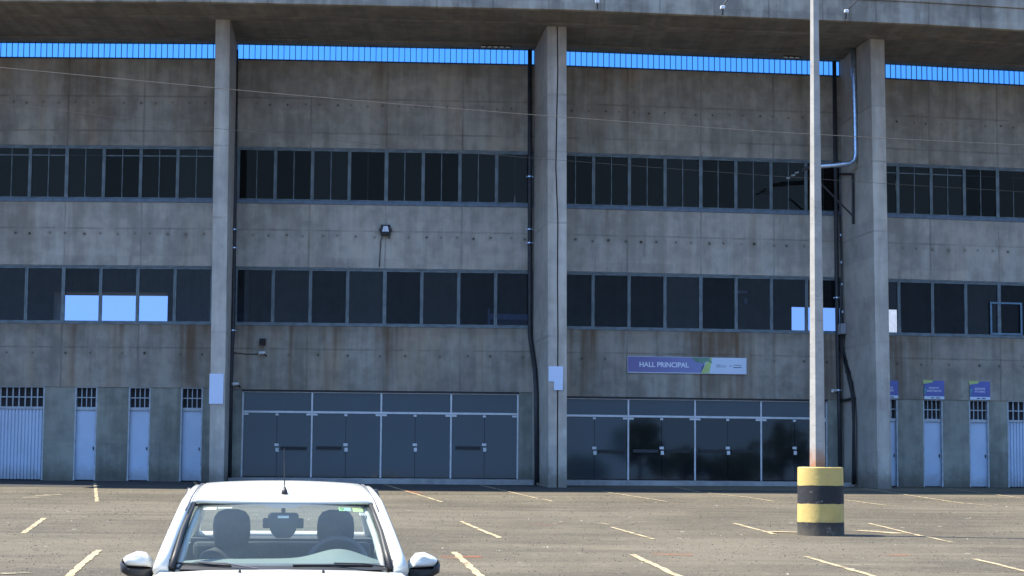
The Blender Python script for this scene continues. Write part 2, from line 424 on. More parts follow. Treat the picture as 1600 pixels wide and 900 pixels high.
def bw(i, u, y, z):                            # bay local -> world
    ux, ny, c = bay_axes(i); return c + ux * u + ny * y + Vector((0, 0, z))

B0 = Vector((1.053, 65.0, 0))
bld = tag(empty('stadium_building', B0), 'grey raw concrete stadium facade with ribbon windows, tall pillars and deep roof slab', 'building')
def bay_part(mb, name, mats, i, **k):
    c = BAY[i]['c']; return mb.build(name, mats, bld, Vector((c.x, c.y, 0)) - B0, BAY[i]['a'], **k)

HEAD = {0: zz(0, 200, 605), 1: zz(1, 600, 610.5), 2: zz(2, 1050, 621), 3: zz(3, 1500, 625)}
T = .25
for i in range(4):
    h = BAY[i]['L'] / 2 - .003
    bay_part(MB().box(-h, h, 0, T, ZC, ZB), 'upper_wall', C_UP, i)
    bay_part(MB().box(-h, h, 0, T, ZE, ZD), 'middle_wall', C_MID, i)
    bay_part(MB().box(-h, h, 0, T, HEAD[i], ZF), 'lower_wall', C_LOW, i)
    # railing in the gap under the roof
    mb = MB(); n = int(2 * h / .19)
    for k in range(n):
        u = -h + .08 + k * .19
        mb.box(u - .011, u + .011, .10, .125, ZB, ZA + .1)
    mb.box(-h, h, .09, .135, ZB + .001, ZB + .07)
    bay_part(mb, 'railing', RAIL, i)
    bay_part(MB().box(-h, h, .145, .15, ZB, ZA + .1), 'blue_sheet', BLUESHEET, i)
    # dark reveal lines and blue-grey sill flashing
    bay_part(MB().box(-h, h, -.035, .12, ZD - .002, ZD + .115), 'window_sill', SILL, i, bevel=.01)
    mb = MB(); mb.box(-h, h, -.02, .1, ZF - .002, ZF + .06); bay_part(mb, 'window_sill', FRAME, i, bevel=.008)
    # floors, ceilings and the wall at the back of the gallery
    hi = h - .28; yb = 9.5 if i < 2 else 8.2
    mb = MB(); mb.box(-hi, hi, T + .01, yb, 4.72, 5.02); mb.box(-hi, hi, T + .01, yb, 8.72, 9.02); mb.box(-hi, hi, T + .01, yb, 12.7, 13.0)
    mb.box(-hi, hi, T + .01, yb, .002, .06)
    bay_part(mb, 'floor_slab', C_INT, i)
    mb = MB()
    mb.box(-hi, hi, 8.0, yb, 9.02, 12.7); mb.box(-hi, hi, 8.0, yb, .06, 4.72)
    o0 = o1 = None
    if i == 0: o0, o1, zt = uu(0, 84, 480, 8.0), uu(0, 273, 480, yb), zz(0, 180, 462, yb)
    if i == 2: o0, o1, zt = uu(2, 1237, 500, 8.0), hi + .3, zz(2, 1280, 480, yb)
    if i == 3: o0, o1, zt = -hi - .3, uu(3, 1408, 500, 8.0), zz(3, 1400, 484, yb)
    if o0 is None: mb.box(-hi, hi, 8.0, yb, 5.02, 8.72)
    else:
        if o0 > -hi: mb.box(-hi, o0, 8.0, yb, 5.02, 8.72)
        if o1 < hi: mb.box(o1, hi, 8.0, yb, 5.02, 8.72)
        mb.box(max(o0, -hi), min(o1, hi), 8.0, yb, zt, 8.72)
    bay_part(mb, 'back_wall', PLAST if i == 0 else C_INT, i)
    if i == 3: bay_part(MB().box(o1 + .002, o1 + .3, yb + .002, 12.6, 4.6, 8.6), 'wing_wall', plain('white_limewash', (.62, .61, .57), .8), i)
for i, s in ((0, -1), (3, 1)):
    h = BAY[i]['L'] / 2 + .05
    bay_part(MB().box(min(s*h, s*(h+.25)), max(s*h, s*(h+.25)), 0.0, 9.6, 0, 13.3), 'end_wall', C_MID, i)

# pillars: front faces measured on a plane 3.6 m before the wall
def node_axes(k):
    if k == 0: a = BAY[0]['a'] - R(1.9)
    elif k == 4: a = BAY[3]['a'] + R(1.9)
    else: a = (BAY[k-1]['a'] + BAY[k]['a']) / 2
    return a, Vector((math.cos(a), math.sin(a), 0)), Vector((-math.sin(a), math.cos(a), 0)), Vector((N[k].x, N[k].y, 0))
PD = 3.55
BACK = {1: (None, 361.5), 2: (833, None), 3: (1316.5, None)}     # where the sides meet the wall
PX = {1: ((337, 360, 22), (326.5, 350, 748)), 2: ((855, 885.5, 35), (857, 886, 755)), 3: ((1360, 1382, 57), (1372, 1393.5, 758))}
ZROOF = ZA + .03
def pillar(k):
    a, ux, ny, c = node_axes(k)
    if k in PX:
        (l1, r1, y1), (l0, r0, y0) = PX[k]
        f = lambda px, py: (at(px, py, c - ny * PD, ny) - c).dot(ux)
        L1, R1, L0, R0 = f(l1, y1), f(r1, y1), f(l0, y0), f(r0, y0)
    else: L1, R1, L0, R0 = -.22, .23, -.23, .25
    mb = MB()
    def col(a0, b0, a1, b1):
        # the sides converge a little towards the wall, the foot stands on the ground
        ba0, bb0, ba1, bb1 = a0, b0, a1, b1
        if k in BACK:
            w = lambda px: (at(px, 450, c, ny) - c).dot(ux)
            l, r = BACK[k]
            if l: ba0 = ba1 = w(l); 
            if r: bb0 = bb1 = w(r)
        mb.loft([[(a0,-PD,-.12),(b0,-PD,-.12),(bb0,.24,-.12),(ba0,.24,-.12)], [(a1,-PD,ZROOF),(b1,-PD,ZROOF),(bb1,.24,ZROOF),(ba1,.24,ZROOF)]])
    if k == 2:
        m0 = (L0 + R0) / 2 - .02; m1 = (L1 + R1) / 2 + .0
        # two half pillars either side of an expansion joint that is not quite straight
        zs = [-.12, 1.5, 3.1, 4.6, 6.4, 8.2, 9.9, 11.6, 13.0, ZROOF]; rr = random.Random(5)
        A, Bb = [], []; bl = (at(BACK[2][0], 450, c, ny) - c).dot(ux)
        for z in zs:
            t = (z + .12) / (ZROOF + .12); l = L0 + (L1-L0)*t; r = R0 + (R1-R0)*t
            mid = m0 + (m1 - m0) * t + rr.uniform(-.035, .035)
            A.append([(l,-PD,z),(mid-.018,-PD,z),(mid-.018,.24,z),(bl,.24,z)]); Bb.append([(mid+.018,-PD+.012,z),(r,-PD+.012,z),(r,.24,z),(mid+.018,.24,z)])
        mb.loft(A); mb.loft(Bb)
    else: col(L0, R0, L1, R1)
    return mb.build('pillar', C_PIL, bld, c - B0, a, bevel=.018)
for k in range(5): pillar(k)

# roof slab, following the bays, with its front beam
def offs(k, d):
    a, ux, ny, c = node_axes(k); return c - ny * d
OV = 5.75
ends = [0, 1, 2, 3, 4]
def strip(mb, d0, d1, z0, z1, mi=0):
    rings = []
    for k in ends:
        p, q = offs(k, d0), offs(k, d1)
        if k == 0: p = p - node_axes(0)[1] * 1.5; q = q - node_axes(0)[1] * 1.5
        if k == 4: p = p + node_axes(4)[1] * 1.5; q = q + node_axes(4)[1] * 1.5
        rings.append([(p.x-B0.x, p.y-B0.y, z0), (q.x-B0.x, q.y-B0.y, z0), (q.x-B0.x, q.y-B0.y, z1), (p.x-B0.x, p.y-B0.y, z1)])
    mb.loft(rings, mi)
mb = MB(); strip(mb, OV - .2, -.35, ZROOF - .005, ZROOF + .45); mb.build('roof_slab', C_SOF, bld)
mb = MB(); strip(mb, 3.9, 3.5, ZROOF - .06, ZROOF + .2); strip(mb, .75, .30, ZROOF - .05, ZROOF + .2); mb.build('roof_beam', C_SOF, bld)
mb = MB()
for i in range(4):
    for k in range(5):
        u = -4.2 + k * 2.1
        for y0, y1 in ((-3.45, -.8),):
            pass
fas = MB(); strip(fas, OV, OV - .22, ZROOF - .03, ZROOF + .66); strip(fas, OV + .05, OV - .25, ZROOF + .663, ZROOF + 1.25)
fas.build('roof_fascia', C_FAS, bld, bevel=.02)

# ribbon windows: eight to a bay on each storey
WW = 1.213
def make_window(z0, z1, split, thick=False, bars=False, w=WW):
    j = .052 if not thick else .07
    mb = MB(); h = w / 2 - .002
    mb.box(-h, -h + .05, .04, .12, z0, z1); mb.box(h - .05, h, .04, .12, z0, z1)
    mb.box(-h + .05, h - .05, .04, .12, z1 - .06, z1); mb.box(-h + .05, h - .05, .04, .12, z0, z0 + .05)
    if split: mb.box(-.013, .013, .06, .10, z0 + .05, z1 - .06)
    if bars: mb.box(-h + .05, h - .05, .065, .095, z1 - .30, z1 - .265)
    p = MB(); p.box(-h + .05, h - .05, .078, .084, z0 + .05, z1 - .06)
    return mb, p
protos = {}; prng = random.Random(21)
for row, z0, z1, split in (('a', ZD + .115, ZC - .05, True), ('b', ZF + .06, ZE - .05, False)):
    for i in range(4):
        for k in range(8):
            u = (k - 3.5) * WW
            bars = split and i in (0, 3)
            key = (row, bars)
            c = BAY[i]['c']; loc = bw(i, u, 0, 0) - B0
            if key not in protos:
                f, p = make_window(z0, z1, split, bars=bars)
                w = f.build('window', FRAME, bld, loc, BAY[i]['a'])
                g = p.build('pane', GLASS_OLD if split else GLASS, w)
                protos[key] = w
            else:
                w = protos[key].copy(); COL.objects.link(w); w.location = loc; w.rotation_euler = (0, 0, BAY[i]['a'])
                g = protos[key].children[0].copy(); COL.objects.link(g); g.parent = w
                g.rotation_euler = (R(prng.uniform(-.12, .12)), 0, R(prng.uniform(-.25, .25)))
        # centre post and end posts that close the band against the pillars
        mb = MB(); mb.box(-.06, .06, .02, .035, z0, z1)
        for s in (-1, 1): mb.box(min(s*4.855, s*5.2), max(s*4.855, s*5.2), .03, .13, z0, z1)
        mb.box(-5.2, 5.2, .02, .1, z1 + .001, z1 + .048)
        bay_part(mb, 'window_post', FRAME, i)
# the small hinged window in the right bay
u0, z0 = wp(3, 1548, 522); u1, z1 = wp(3, 1597, 473)
mb = MB(); z0 = ZF + .11
mb.box(u0, u1, .0, .038, z0, z0 + .06); mb.box(u0, u1, .0, .038, z1 - .06, z1); mb.box(u0, u0 + .06, .0, .038, z0 + .06, z1 - .06); mb.box(u1 - .06, u1, .0, .038, z0 + .06, z1 - .06)
bay_part(mb, 'hinged_window_frame', plain('blue_window_frame', (.12, .22, .32), .5), 3)

# ground floor of the outer bays: plaster, narrow doors and a folding gate
door_p = None
def outer_bay(i, doors, gate, z_head):
    hb = BAY[i]['L'] / 2 - .003
    spans = sorted([(u0, u1) for u0, u1 in doors] + [gate])
    mb = MB(); x = -hb
    for a, b in spans:
        if a > x: bay_part(MB().box(x, a, .03, .25, -.05, z_head - .002), 'plaster_wall', PLAST, i)
        x = max(x, b)
    if x < hb: bay_part(MB().box(x, hb, .03, .25, -.05, z_head - .002), 'plaster_wall', PLAST, i)
    zt = z_head - .03
    zg = zt - .62
    for a, b in doors:
        make_door(i, a, b, zt, zg)
    make_gate(i, gate[0], gate[1], zt, zg)
def make_door(i, a, b, zt, zg):
    w = b - a; h = w / 2
    fr = MB(); fr.box(-h, -h + .05, .02, .2, 0, zt); fr.box(h - .05, h, .02, .2, 0, zt); fr.box(-h + .05, h - .05, .06, .2, zg - .1, zg); fr.box(-h, h, .02, .2, zt + .001, zt + .03)
    d = fr.build('door', BARS, bld, bw(i, (a + b) / 2, 0, 0) - B0, BAY[i]['a'], bevel=.006)
    lf = MB(); lf.box(-h + .05, h - .05, .12, .16, .03, zg - .102); lf.build('leaf', DOORW, d)
    gr = MB()
    for k in range(1, 4):
        u = -h + .05 + (w - .1) * k / 4; gr.box(u - .013, u + .013, .09, .12, zg, zt)
    gr.box(-h + .05, h - .05, .094, .116, (zt + zg) / 2 - .016, (zt + zg) / 2 + .016)
    gr.build('grille', BARS, d)
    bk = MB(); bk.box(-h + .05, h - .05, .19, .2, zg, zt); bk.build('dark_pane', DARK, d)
    hd = MB(); hd.box(h - .12, h - .09, .085, .12, 1.0, 1.1); hd.build('handle', STEELD, d)
def make_gate(i, a, b, zt, zg):
    w = b - a; h = w / 2
    fr = MB(); fr.box(-h, -h + .05, .02, .2, 0, zt); fr.box(h - .05, h, .02, .2, 0, zt); fr.box(-h + .05, h - .05, .06, .15, zg - .08, zg); fr.box(-h, h, .02, .2, zt + .001, zt + .03)
    d = fr.build('gate', BARS, bld, bw(i, (a + b) / 2, 0, 0) - B0, BAY[i]['a'], bevel=.006)
    # trapezoid sheet
    rings = []; n = int((w - .1) / .11); st = (w - .1) / n
    pts = []
    for k in range(n):
        u = -h + .05 + k * st
        pts += [(u, .10), (u + st * .62, .10), (u + st * .72, .145), (u + st * .9, .145)]
    pts.append((h - .05, .10))
    sh = MB(); sh.loft([[(x, y, .03) for x, y in pts], [(x, y, zg - .082) for x, y in pts]], closed=False); sh.build('sheet', GATEW, d)
    gr = MB(); n = max(4, int(w / .21))
    for k in range(1, n):
        u = -h + .05 + (w - .1) * k / n; gr.box(u - .018, u + .018, .09, .12, zg, zt)
    gr.box(-h + .05, h - .05, .094, .116, (zt + zg) / 2 - .018, (zt + zg) / 2 + .018)
    gr.build('grille', BARS, d)
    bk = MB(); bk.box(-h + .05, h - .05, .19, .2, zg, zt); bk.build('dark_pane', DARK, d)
outer_bay(0, [(uu(0, a, 690), uu(0, b, 690)) for a, b in ((115, 150), (199, 233.5), (281, 315.5))], (uu(0, 67.5, 690) - 2.1, uu(0, 67.5, 690)), HEAD[0])
outer_bay(3, [(uu(3, a, 690), uu(3, b, 690)) for a, b in ((1371, 1403.5), (1443, 1474), (1515, 1546))], (uu(3, 1575, 690), uu(3, 1575, 690) + 2.1), HEAD[3])

# glass entrances of the two middle bays
def entrance(i, cols, splits, y_tr, ym, glass_m, dark_leaves, push, locks):
    hb = BAY[i]['L'] / 2 - .003; zh = HEAD[i] - .06
    us = [uu(i, c, 690) for c in cols]
    zt = zz(i, cols[2], y_tr); zb = .16
    # plaster returns either side
    mb = MB()
    if us[0] > -hb: bay_part(MB().box(-hb, us[0] - .03, .03, .25, -.05, HEAD[i] - .002), 'plaster_wall', PLAST, i)
    if us[-1] < hb: bay_part(MB().box(us[-1] + .03, hb, .03, .25, -.05, HEAD[i] - .002), 'plaster_wall', PLAST, i)
    for u in us: mb.box(u - .028, u + .028, .08, .16, zb, zh)
    for a, b in zip(us, us[1:]):
        mb.box(a + .028, b - .028, .09, .15, zt - .035, zt + .035); mb.box(a + .028, b - .028, .09, .15, zh - .03, zh)
    bay_part(mb, 'entrance_frame', ALU, i, bevel=.005)
    mb = MB(); mb.box(us[0], us[-1], .0, .06, zh + .002, HEAD[i] - .004); bay_part(mb, 'shadow_gap', BLACKM, i)
    for a, b in zip(us, us[1:]):
        bay_part(MB().box(a + .028, b - .028, .115, .125, zt + .035, zh - .03), 'transom_window', DGLASS, i)
    k = 0
    for (a, b), s in zip(zip(us, us[1:]), splits):
        sp = uu(i, s, 690)
        for lo, hi, side in ((a + .032, sp - .006, 1), (sp + .006, b - .032, -1)):
            m = DGLASS2 if k in dark_leaves else glass_m
            w = hi - lo; h = w / 2
            d = MB().box(-h, h, .115, .127, zb + .02, zt - .04).build('glass_door', m, bld, bw(i, (lo + hi) / 2, 0, 0) - B0, BAY[i]['a'])
            hg = MB(); e = -h if side == 1 else h
            hg.box(min(e, e + side * .15), max(e, e + side * .15), .09, .113, zt - .105, zt - .045); hg.build('hinge', WHITE, d)
            e2 = h if side == 1 else -h
            if side == 1: MB().box(h - .05, h + .05, .085, .113, zt - .12, zt - .05).build('closer', WHITE, d, bevel=.01)
            zl = zz(i, s, ym)
            if locks[k]:
                lk = MB(); lk.box(h - .07, h + .07, .075, .113, zl + .06, zl + .15); lk.box(h - .03, h + .075, .07, .113, zl - .12, zl + .01); lk.build('lock', WHITE, d, bevel=.008)
            if push[k]:
                pb = MB(); c0 = 0.03 * side
                pb.box(-h + .12, h - .12, .05, .1, zl - .055, zl + .05)
                for q in (-.3, .3): pb.box(q * w - .02, q * w + .02, .042, .05, zl - .015, zl + .015)
                pb.build('push_bar', BLACKM if push[k] == 1 else STEELD, d, bevel=.008)
            k += 1
entrance(1, (378, 486.5, 595, 704.5, 809), (432, 540, 648.5, 757), 645, 700, DGLASS, (), (0,1,1,0,0,0,1,0), (1,0,1,0,1,0,1,0))
entrance(2, (877, 982.5, 1087, 1190.5, 1293), (929.5, 1035, 1138.5, 1243), 651.5, 705, DGLASS, (2,3,4,5,6,7), (0,1,2,1,1,1,0,0), (1,0,1,0,1,0,1,0))
# low step before the doors
for i, px0 in ((1, 340), (2, 875)):
    h = BAY[i]['L'] / 2 - .35
    bay_part(MB().box(-h, h, -1.1, .028, -.1, .13), 'step', STEP, i, bevel=.02)
    bay_part(MB().box(-h, h, .03, .3, -.1, .155), 'threshold', STEP, i)

# ---------------------------------------------------------------- pipes and cables on the facade
def drain(i, pts, label, r=.075, clamps=()):
    root = empty('drainpipe', bw(i, *pts[-1][:1], -.12, 0)); tag(root, label, 'drainpipe', 'drainpipes beside the pillars')
    w = [bw(i, u, y, z) - root.location for u, y, z in pts]
    MB().tube(w, r, 10).build('pipe', DARKPIPE, root, smooth=True)
    for z in clamps:
        for (a, b) in zip(w, w[1:]):
            if (a.z - z) * (b.z - z) <= 0:
                t = (a.z - z) / (a.z - b.z); p = a.lerp(b, t)
                mb = MB(); mb.tube([p + Vector((0, 0, -.02)), p + Vector((0, 0, .02))], r + .016, 10); mb.box(p.x - .11, p.x + .11, p.y + .03, p.y + .1, p.z - .015, p.z + .015)
                mb.build('clamp', GALV, root); break
def nod(k, px, py, d=None, side=0.0):
    a, ux, ny, c = node_axes(k)
    return at(px, py, c - ny * d, ny)
def side_pt(k, px, py, gap=.04):           # a point just off the left side face of pillar k
    a, ux, ny, c = node_axes(k)
    (l1, r1, y1), (l0, r0, y0) = PX[k]; t = (py - y1) / (y0 - y1)
    f = at(l1 + (l0 - l1) * t, py, c - ny * PD, ny); b = at(BACK[k][0], 450, c, ny)
    d = Vector((b.x - f.x, b.y - f.y, 0)).normalized(); n = Vector((-d.y, d.x, 0))
    if n.dot(ux) > 0: n = -n
    return at(px, py, Vector((f.x, f.y, 0)) + n * gap, n)
def S2(px, py):                            # on the left side of the double pillar, in the frame of bay 1
    ux, ny, c = bay_axes(1); p = side_pt(2, px, py, .09) - c; return (p.dot(ux), p.dot(ny), p.z)
def P(i, px, py, off): u, z = wp(i, px, py, off); return (u, off, z)
drain(1, [P(1, 369, 78, -.1), P(1, 366.5, 300, -.1), P(1, 364, 505, -.1), P(1, 362, 545, -.1), P(1, 360.5, 600, -.1), P(1, 358.5, 748, -.1)],
      'dark drainpipe running down beside the leftmost pillar', .075, (8.2, 7.6, 4.9))
drain(1, [P(1, 828, 78, -.12), P(1, 828, 300, -.12), P(1, 828, 520, -.12), P(1, 829, 530, -.13), S2(832, 552), S2(836, 580), S2(838, 620), S2(838.5, 754)],
      'dark drainpipe with a bend beside the cracked double pillar', .075, (8.35, 7.9, 10.1))
drain(2, [P(2, 1303.5, 96, -.12), P(2, 1306, 300, -.12), P(2, 1308, 480, -.12), P(2, 1309, 545, -.12), P(2, 1311.5, 640, -.12), P(2, 1313, 752, -.12)],
      'dark straight drainpipe behind the striped pole beside the right pillar', .07, (6.3, 3.2))
# thick cable bundle strapped to the right pillar
root = empty('cable_bundle', Vector((0, 0, 0)))
pts = [side_pt(3, x, y, .12) for x, y in ((1316.5, 518), (1315, 545), (1319, 565), (1324, 580), (1329, 598), (1332.5, 622), (1334.5, 660), (1335, 756))]
root.location = (pts[-1].x, pts[-1].y, 0)
rr = random.Random(8)
for q in range(7):
    o = [(rr.uniform(-.07, .07), rr.uniform(-.09, .09), rr.uniform(-.03, .03)) for _ in pts]
    w = []
    for j in range(len(pts) - 1):
        for s in range(4):
            t = s / 4; p = pts[j].lerp(pts[j+1], t); a, b = Vector(o[j]), Vector(o[j+1]); w.append(p + a.lerp(b, t) - root.location)
    w.append(pts[-1] + Vector(o[-1]) - root.location)
    MB().tube(w, rr.uniform(.022, .04), 7).build('cable', BLACKM, root, smooth=True)
p = side_pt(3, 1335, 622, .1) - root.location; p2 = side_pt(3, 1306, 625, .1) - root.location
MB().tube([p, (p + p2) / 2 + Vector((0, 0, -.04)), p2], .045, 7).build('strap', BLACKM, root)
tag(root, 'thick black bundle of cables snaking down the side of the right pillar', 'cables')
# conduit and its junction box above the bundle
root = empty('junction_box', side_pt(3, 1317, 520, .1)); L = root.location
tag(root, 'small pale junction box with thin conduit on the right pillar side', 'junction box')
a3, ux3, ny3, c3 = node_axes(3)
MB().box(-.12, .05, -.2, .2, -.05, .3).build('box', plain('grey_box', (.3, .32, .36), .5), root, rz=a3, bevel=.01)
tp = side_pt(3, 1312.5, 335, .1) - L
MB().tube([(0, 0, .3), tp], .028, 7).build('conduit', STEELD, root, smooth=True)
for t in (.1, .35, .55, .8):
    q = Vector((0, 0, .3)).lerp(tp, t); MB().tube([q, q + Vector((0, 0, .07))], .036, 7).build('coupling', GALV, root)
# galvanised service conduit that turns out towards the street cables
pts = [side_pt(3, x, y, .1) for x, y in ((1333, 76), (1334, 120), (1336, 180), (1337, 240))]
e = pts[-1]; d_out = -ux3
pts += [e + Vector((0, 0, -.22)) + d_out * .05, e + Vector((0, 0, -.34)) + d_out * .2, e + Vector((0, 0, -.36)) + d_out * .42]
endp = at(1266, 262, pts[-1], Vector((0, -1, 0)))
pts += [pts[-1].lerp(endp, t) + Vector((0, 0, -.015 * math.sin(t * 9))) for t in (.3, .6, 1.0)]
root = empty('service_conduit', pts[0]); L = root.location.copy()
tag(root, 'shiny galvanised conduit bending out of the right pillar towards the striped pole', 'conduit')
MB().tube([p - L for p in pts], .08, 10).build('pipe', GALV, root, smooth=True)
q = (pts[-1] - L)
MB().tube([q, q + Vector((-.16, 0, -.02)), q + Vector((-.3, 0, -.14))], [.06, .06, .035], 8).build('weather_head', STEELD, root, smooth=True)
for dx, dz in ((-.42, -.2), (-.55, -.27), (-.36, -.28)):
    MB().tube([q + Vector((-.25, 0, -.1)), q + Vector((dx * .8, -.05, dz)), q + Vector((dx - .1, -.1, dz - .06))], .012, 6).build('lead_wire', BLACKM, root)
for dx, dz in ((-.52, -.25), (-.68, -.34), (-.40, -.16)):
    MB().tube([q + Vector((dx, -.1, dz)), q + Vector((dx - .12, -.12, dz - .03))], .03, 6).build('connector', GALV, root)
# steel bracket below it
tl, tr_, br, md = side_pt(3, 1306, 272, .1), side_pt(3, 1332.5, 272, .1), side_pt(3, 1333, 350, .1), side_pt(3, 1332, 337, .1)
dl = at(1282, 286, tr_ - ny3 * 0.1, ny3)
root = empty('wall_bracket', br); L = br.copy(); tag(root, 'dark triangular steel bracket fixed to the right pillar side', 'bracket')
MB().tube([tr_ - L, Vector((0, 0, 0))], .045, 4).build('upright', STEELD, root)
MB().tube([tr_ - L, tl - L], .035, 4).build('top_arm', STEELD, root)
MB().tube([md - L, dl - L], .035, 4).build('brace', STEELD, root)

# ---------------------------------------------------------------- signs, lamps, cameras on the facade
WHITE_S = plain('white_sign_face', (.60, .70, .86), .4, var=.04, scale=1)
PURP = Mat('purple_sign_face'); _v, _x, _r = PURP.coords()
PURP.set('Base Color', PURP.mix(PURP.step(_x[0], -2.0, .9), (.165, .15, .36), (.22, .25, .50))).set('Roughness', .4); PURP = PURP.mat
BLUE_S = plain('blue_sign_face', (.10, .13, .42), .4, var=.1, scale=1)
LETTER = plain('white_lettering', (.72, .76, .9), .5, var=.02)
GREEN = plain('green_ribbon', (.13, .26, .2), .5, var=.25, scale=2)
LIME = plain('lime_ribbon', (.42, .55, .2), .5, var=.15, scale=2)
NAVY = plain('navy_print', (.05, .07, .16), .5)
GREYP = plain('grey_print', (.32, .38, .5), .5)
def text(body, size, parent, loc, mat, name='lettering', bold=.0):
    cu = bpy.data.curves.new(name, 'FONT'); cu.body = body; cu.size = size; cu.align_x = 'CENTER'; cu.align_y = 'CENTER'; cu.extrude = .001; cu.offset = bold
    cu.materials.append(mat)
    t = bpy.data.objects.new(name, cu); COL.objects.link(t)
    me = bpy.data.meshes.new_from_object(t.evaluated_get(bpy.context.evaluated_depsgraph_get())); bpy.data.objects.remove(t)
    o = bpy.data.objects.new(name, me); COL.objects.link(o); o.parent = parent; o.location = loc; o.rotation_euler = (R(90), 0, 0)
    return o
# hall sign
(ua, za), (ub, zb_) = wp(2, 980, 583.5), wp(2, 1166, 558.5)
sc = (ua + ub) / 2; zc_ = (za + zb_) / 2; w = ub - ua; hgt = .545
root = empty('hall_sign', bw(2, sc, -.05, zc_), BAY[2]['a']); tag(root, 'long purple and white banner sign reading HALL PRINCIPAL over the glass doors', 'sign')
h = w / 2; hh = hgt / 2
pxu = lambda px: (px - 1073) / 186 * w
MB().box(-h, h, 0, .03, -hh, hh).build('sign_panel', WHITE_S, root, bevel=.01)
MB().prism([(-h + .012, -hh + .03), (pxu(1094), -hh + .03), (pxu(1104), hh - .012), (-h + .012, hh - .012)], -.004, -.001).build('purple_field', PURP, root)
MB().prism([(pxu(1094), -hh + .02), (pxu(1107), -hh + .02), (pxu(1112), hh - .01), (pxu(1106), hh - .01), (pxu(1101), .02)], -.008, -.005).build('lime_band', LIME, root)
MB().prism([(pxu(1078), hh - .01), (pxu(1108), hh - .01), (pxu(1112), hh - .2), (pxu(1104), hh - .13), (pxu(1098), hh - .2), (pxu(1088), hh - .17)], -.012, -.009).build('green_leaf', GREEN, root)
MB().prism([(pxu(1094), -hh + .03), (pxu(1099), -hh + .25), (pxu(1100), -hh + .31), (pxu(1096), -hh + .23)], -.0165, -.013).build('dark_edge', NAVY, root)
t = text('HALL PRINCIPAL', .225, root, (pxu(1036.5), -.006, .0), LETTER, bold=.006)
t.scale = (1.0, 1.0, 1.0)
mb = MB(); r3 = random.Random(4)
for z, a, b in ((.03, 1118, 1124), (.0, 1118, 1134), (-.04, 1119, 1133)):
    x = a
    while x < b: mb.box(pxu(x), pxu(x + .7), -.004, -.001, z - .012, z + .014); x += 1.1
mb.build('emblem_print', GREYP, root)
mb = MB(); mb.box(pxu(1145), pxu(1158), -.004, -.001, -.06, -.035); mb.box(pxu(1145), pxu(1158), -.004, -.001, .02, .035); mb.box(pxu(1139), pxu(1142), -.004, -.001, -.01, .01)
mb.build('logo_print', NAVY, root)
# ticket door signs
def door_sign(x0, x1, y0, y1, label, l1, l2):
    (a, zb0), (b, zt0) = wp(3, x0, y1), wp(3, x1, y0)
    w = b - a; h = w / 2; H = zt0 - zb0
    root = empty('door_sign', bw(3, (a + b) / 2, -.04, zb0), BAY[3]['a']); tag(root, label, 'sign', 'blue signs over the narrow doors')
    MB().box(-h, h, 0, .025, .10, H).build('sign_panel', BLUE_S, root)
    MB().box(-h, h, 0, .022, 0, .098).build('white_strip', WHITE_S, root)
    MB().prism([(-h - .03, H - .12), (-h + w * .42, H - .06), (-h + w * .45, H + .01), (-h - .03, H + .02)], -.004, -.001).build('lime_corner', LIME, root)
    MB().prism([(-h, .12), (-h + .1, H * .55), (-h, H * .62)], -.004, -.001).build('teal_edge', plain('teal_print', (.08, .3, .38), .5), root)
    mb = MB(); q = random.Random(hash(l1) % 97 if False else len(l1) * 7 + len(l2))
    for z, ww in ((H * .60, l1), (H * .44, l2)):
        n = len(ww); W = n * .047; x = -W / 2
        for ch in ww:
            lw = .034 if ch not in 'IJ' else .012
            mb.box(x, x + .009, -.004, -.001, z - .03, z + .03); mb.box(x + .009, x + lw, -.004, -.001, z + .017, z + .03)
            if q.random() > .4: mb.box(x + .009, x + lw, -.004, -.001, z - .03, z - .018)
            if q.random() > .5: mb.box(x + lw - .009, x + lw, -.004, -.001, z - .018, z + .017)
            x += .047
    mb.build('lettering', LETTER, root)
    mb = MB(); mb.box(-.12, .0, -.004, -.001, .03, .06); mb.box(.06, .2, -.004, -.001, .028, .062); mb.build('strip_print', NAVY, root)
door_sign(1372, 1402.5, 595, 622, 'blue sign over a narrow door, half hidden by the right pillar', 'XXXXXXXX', 'XXXXXXXXX')
door_sign(1443.5, 1474.5, 595, 623.5, 'blue sign with lime corner over the narrow door nearest the pillar', 'XXXXXXXX', 'XXXXXXXXXXX')
door_sign(1515, 1546, 596.5, 624.5, 'blue sign with lime corner over the narrow door nearest the ribbed gate', 'XXXXXXXX', 'XXXXXXXX')
# paper notices on pillar fronts
def notice(k, x0, x1, y0, y1, label, back=.02):
    a, ux, ny, c = node_axes(k)
    p0, p1 = at(x0, y1, c - ny * (PD + back), ny), at(x1, y0, c - ny * (PD + back), ny)
    w = (p1 - p0).dot(ux); H = p1.z - p0.z
    o = MB().box(-w/2, w/2, -.004, .008, 0, H).build('notice', plain('blank_white_board', (.56, .66, .85), .45, var=.03, scale=2), None, (p0 + ux * (w/2)) * 1.0, a, bevel=.002)
    o.location.z = p0.z
    tag(o, label, 'notice')
notice(1, 326.5, 349.5, 584, 631, 'tall blank white board on the left pillar')
notice(2, 857, 880, 572.5, 596, 'square blank white board on the cracked double pillar', .02)
notice(2, 865.5, 879.5, 595, 609.5, 'small white sheet taped under the square board on the cracked pillar', .032)

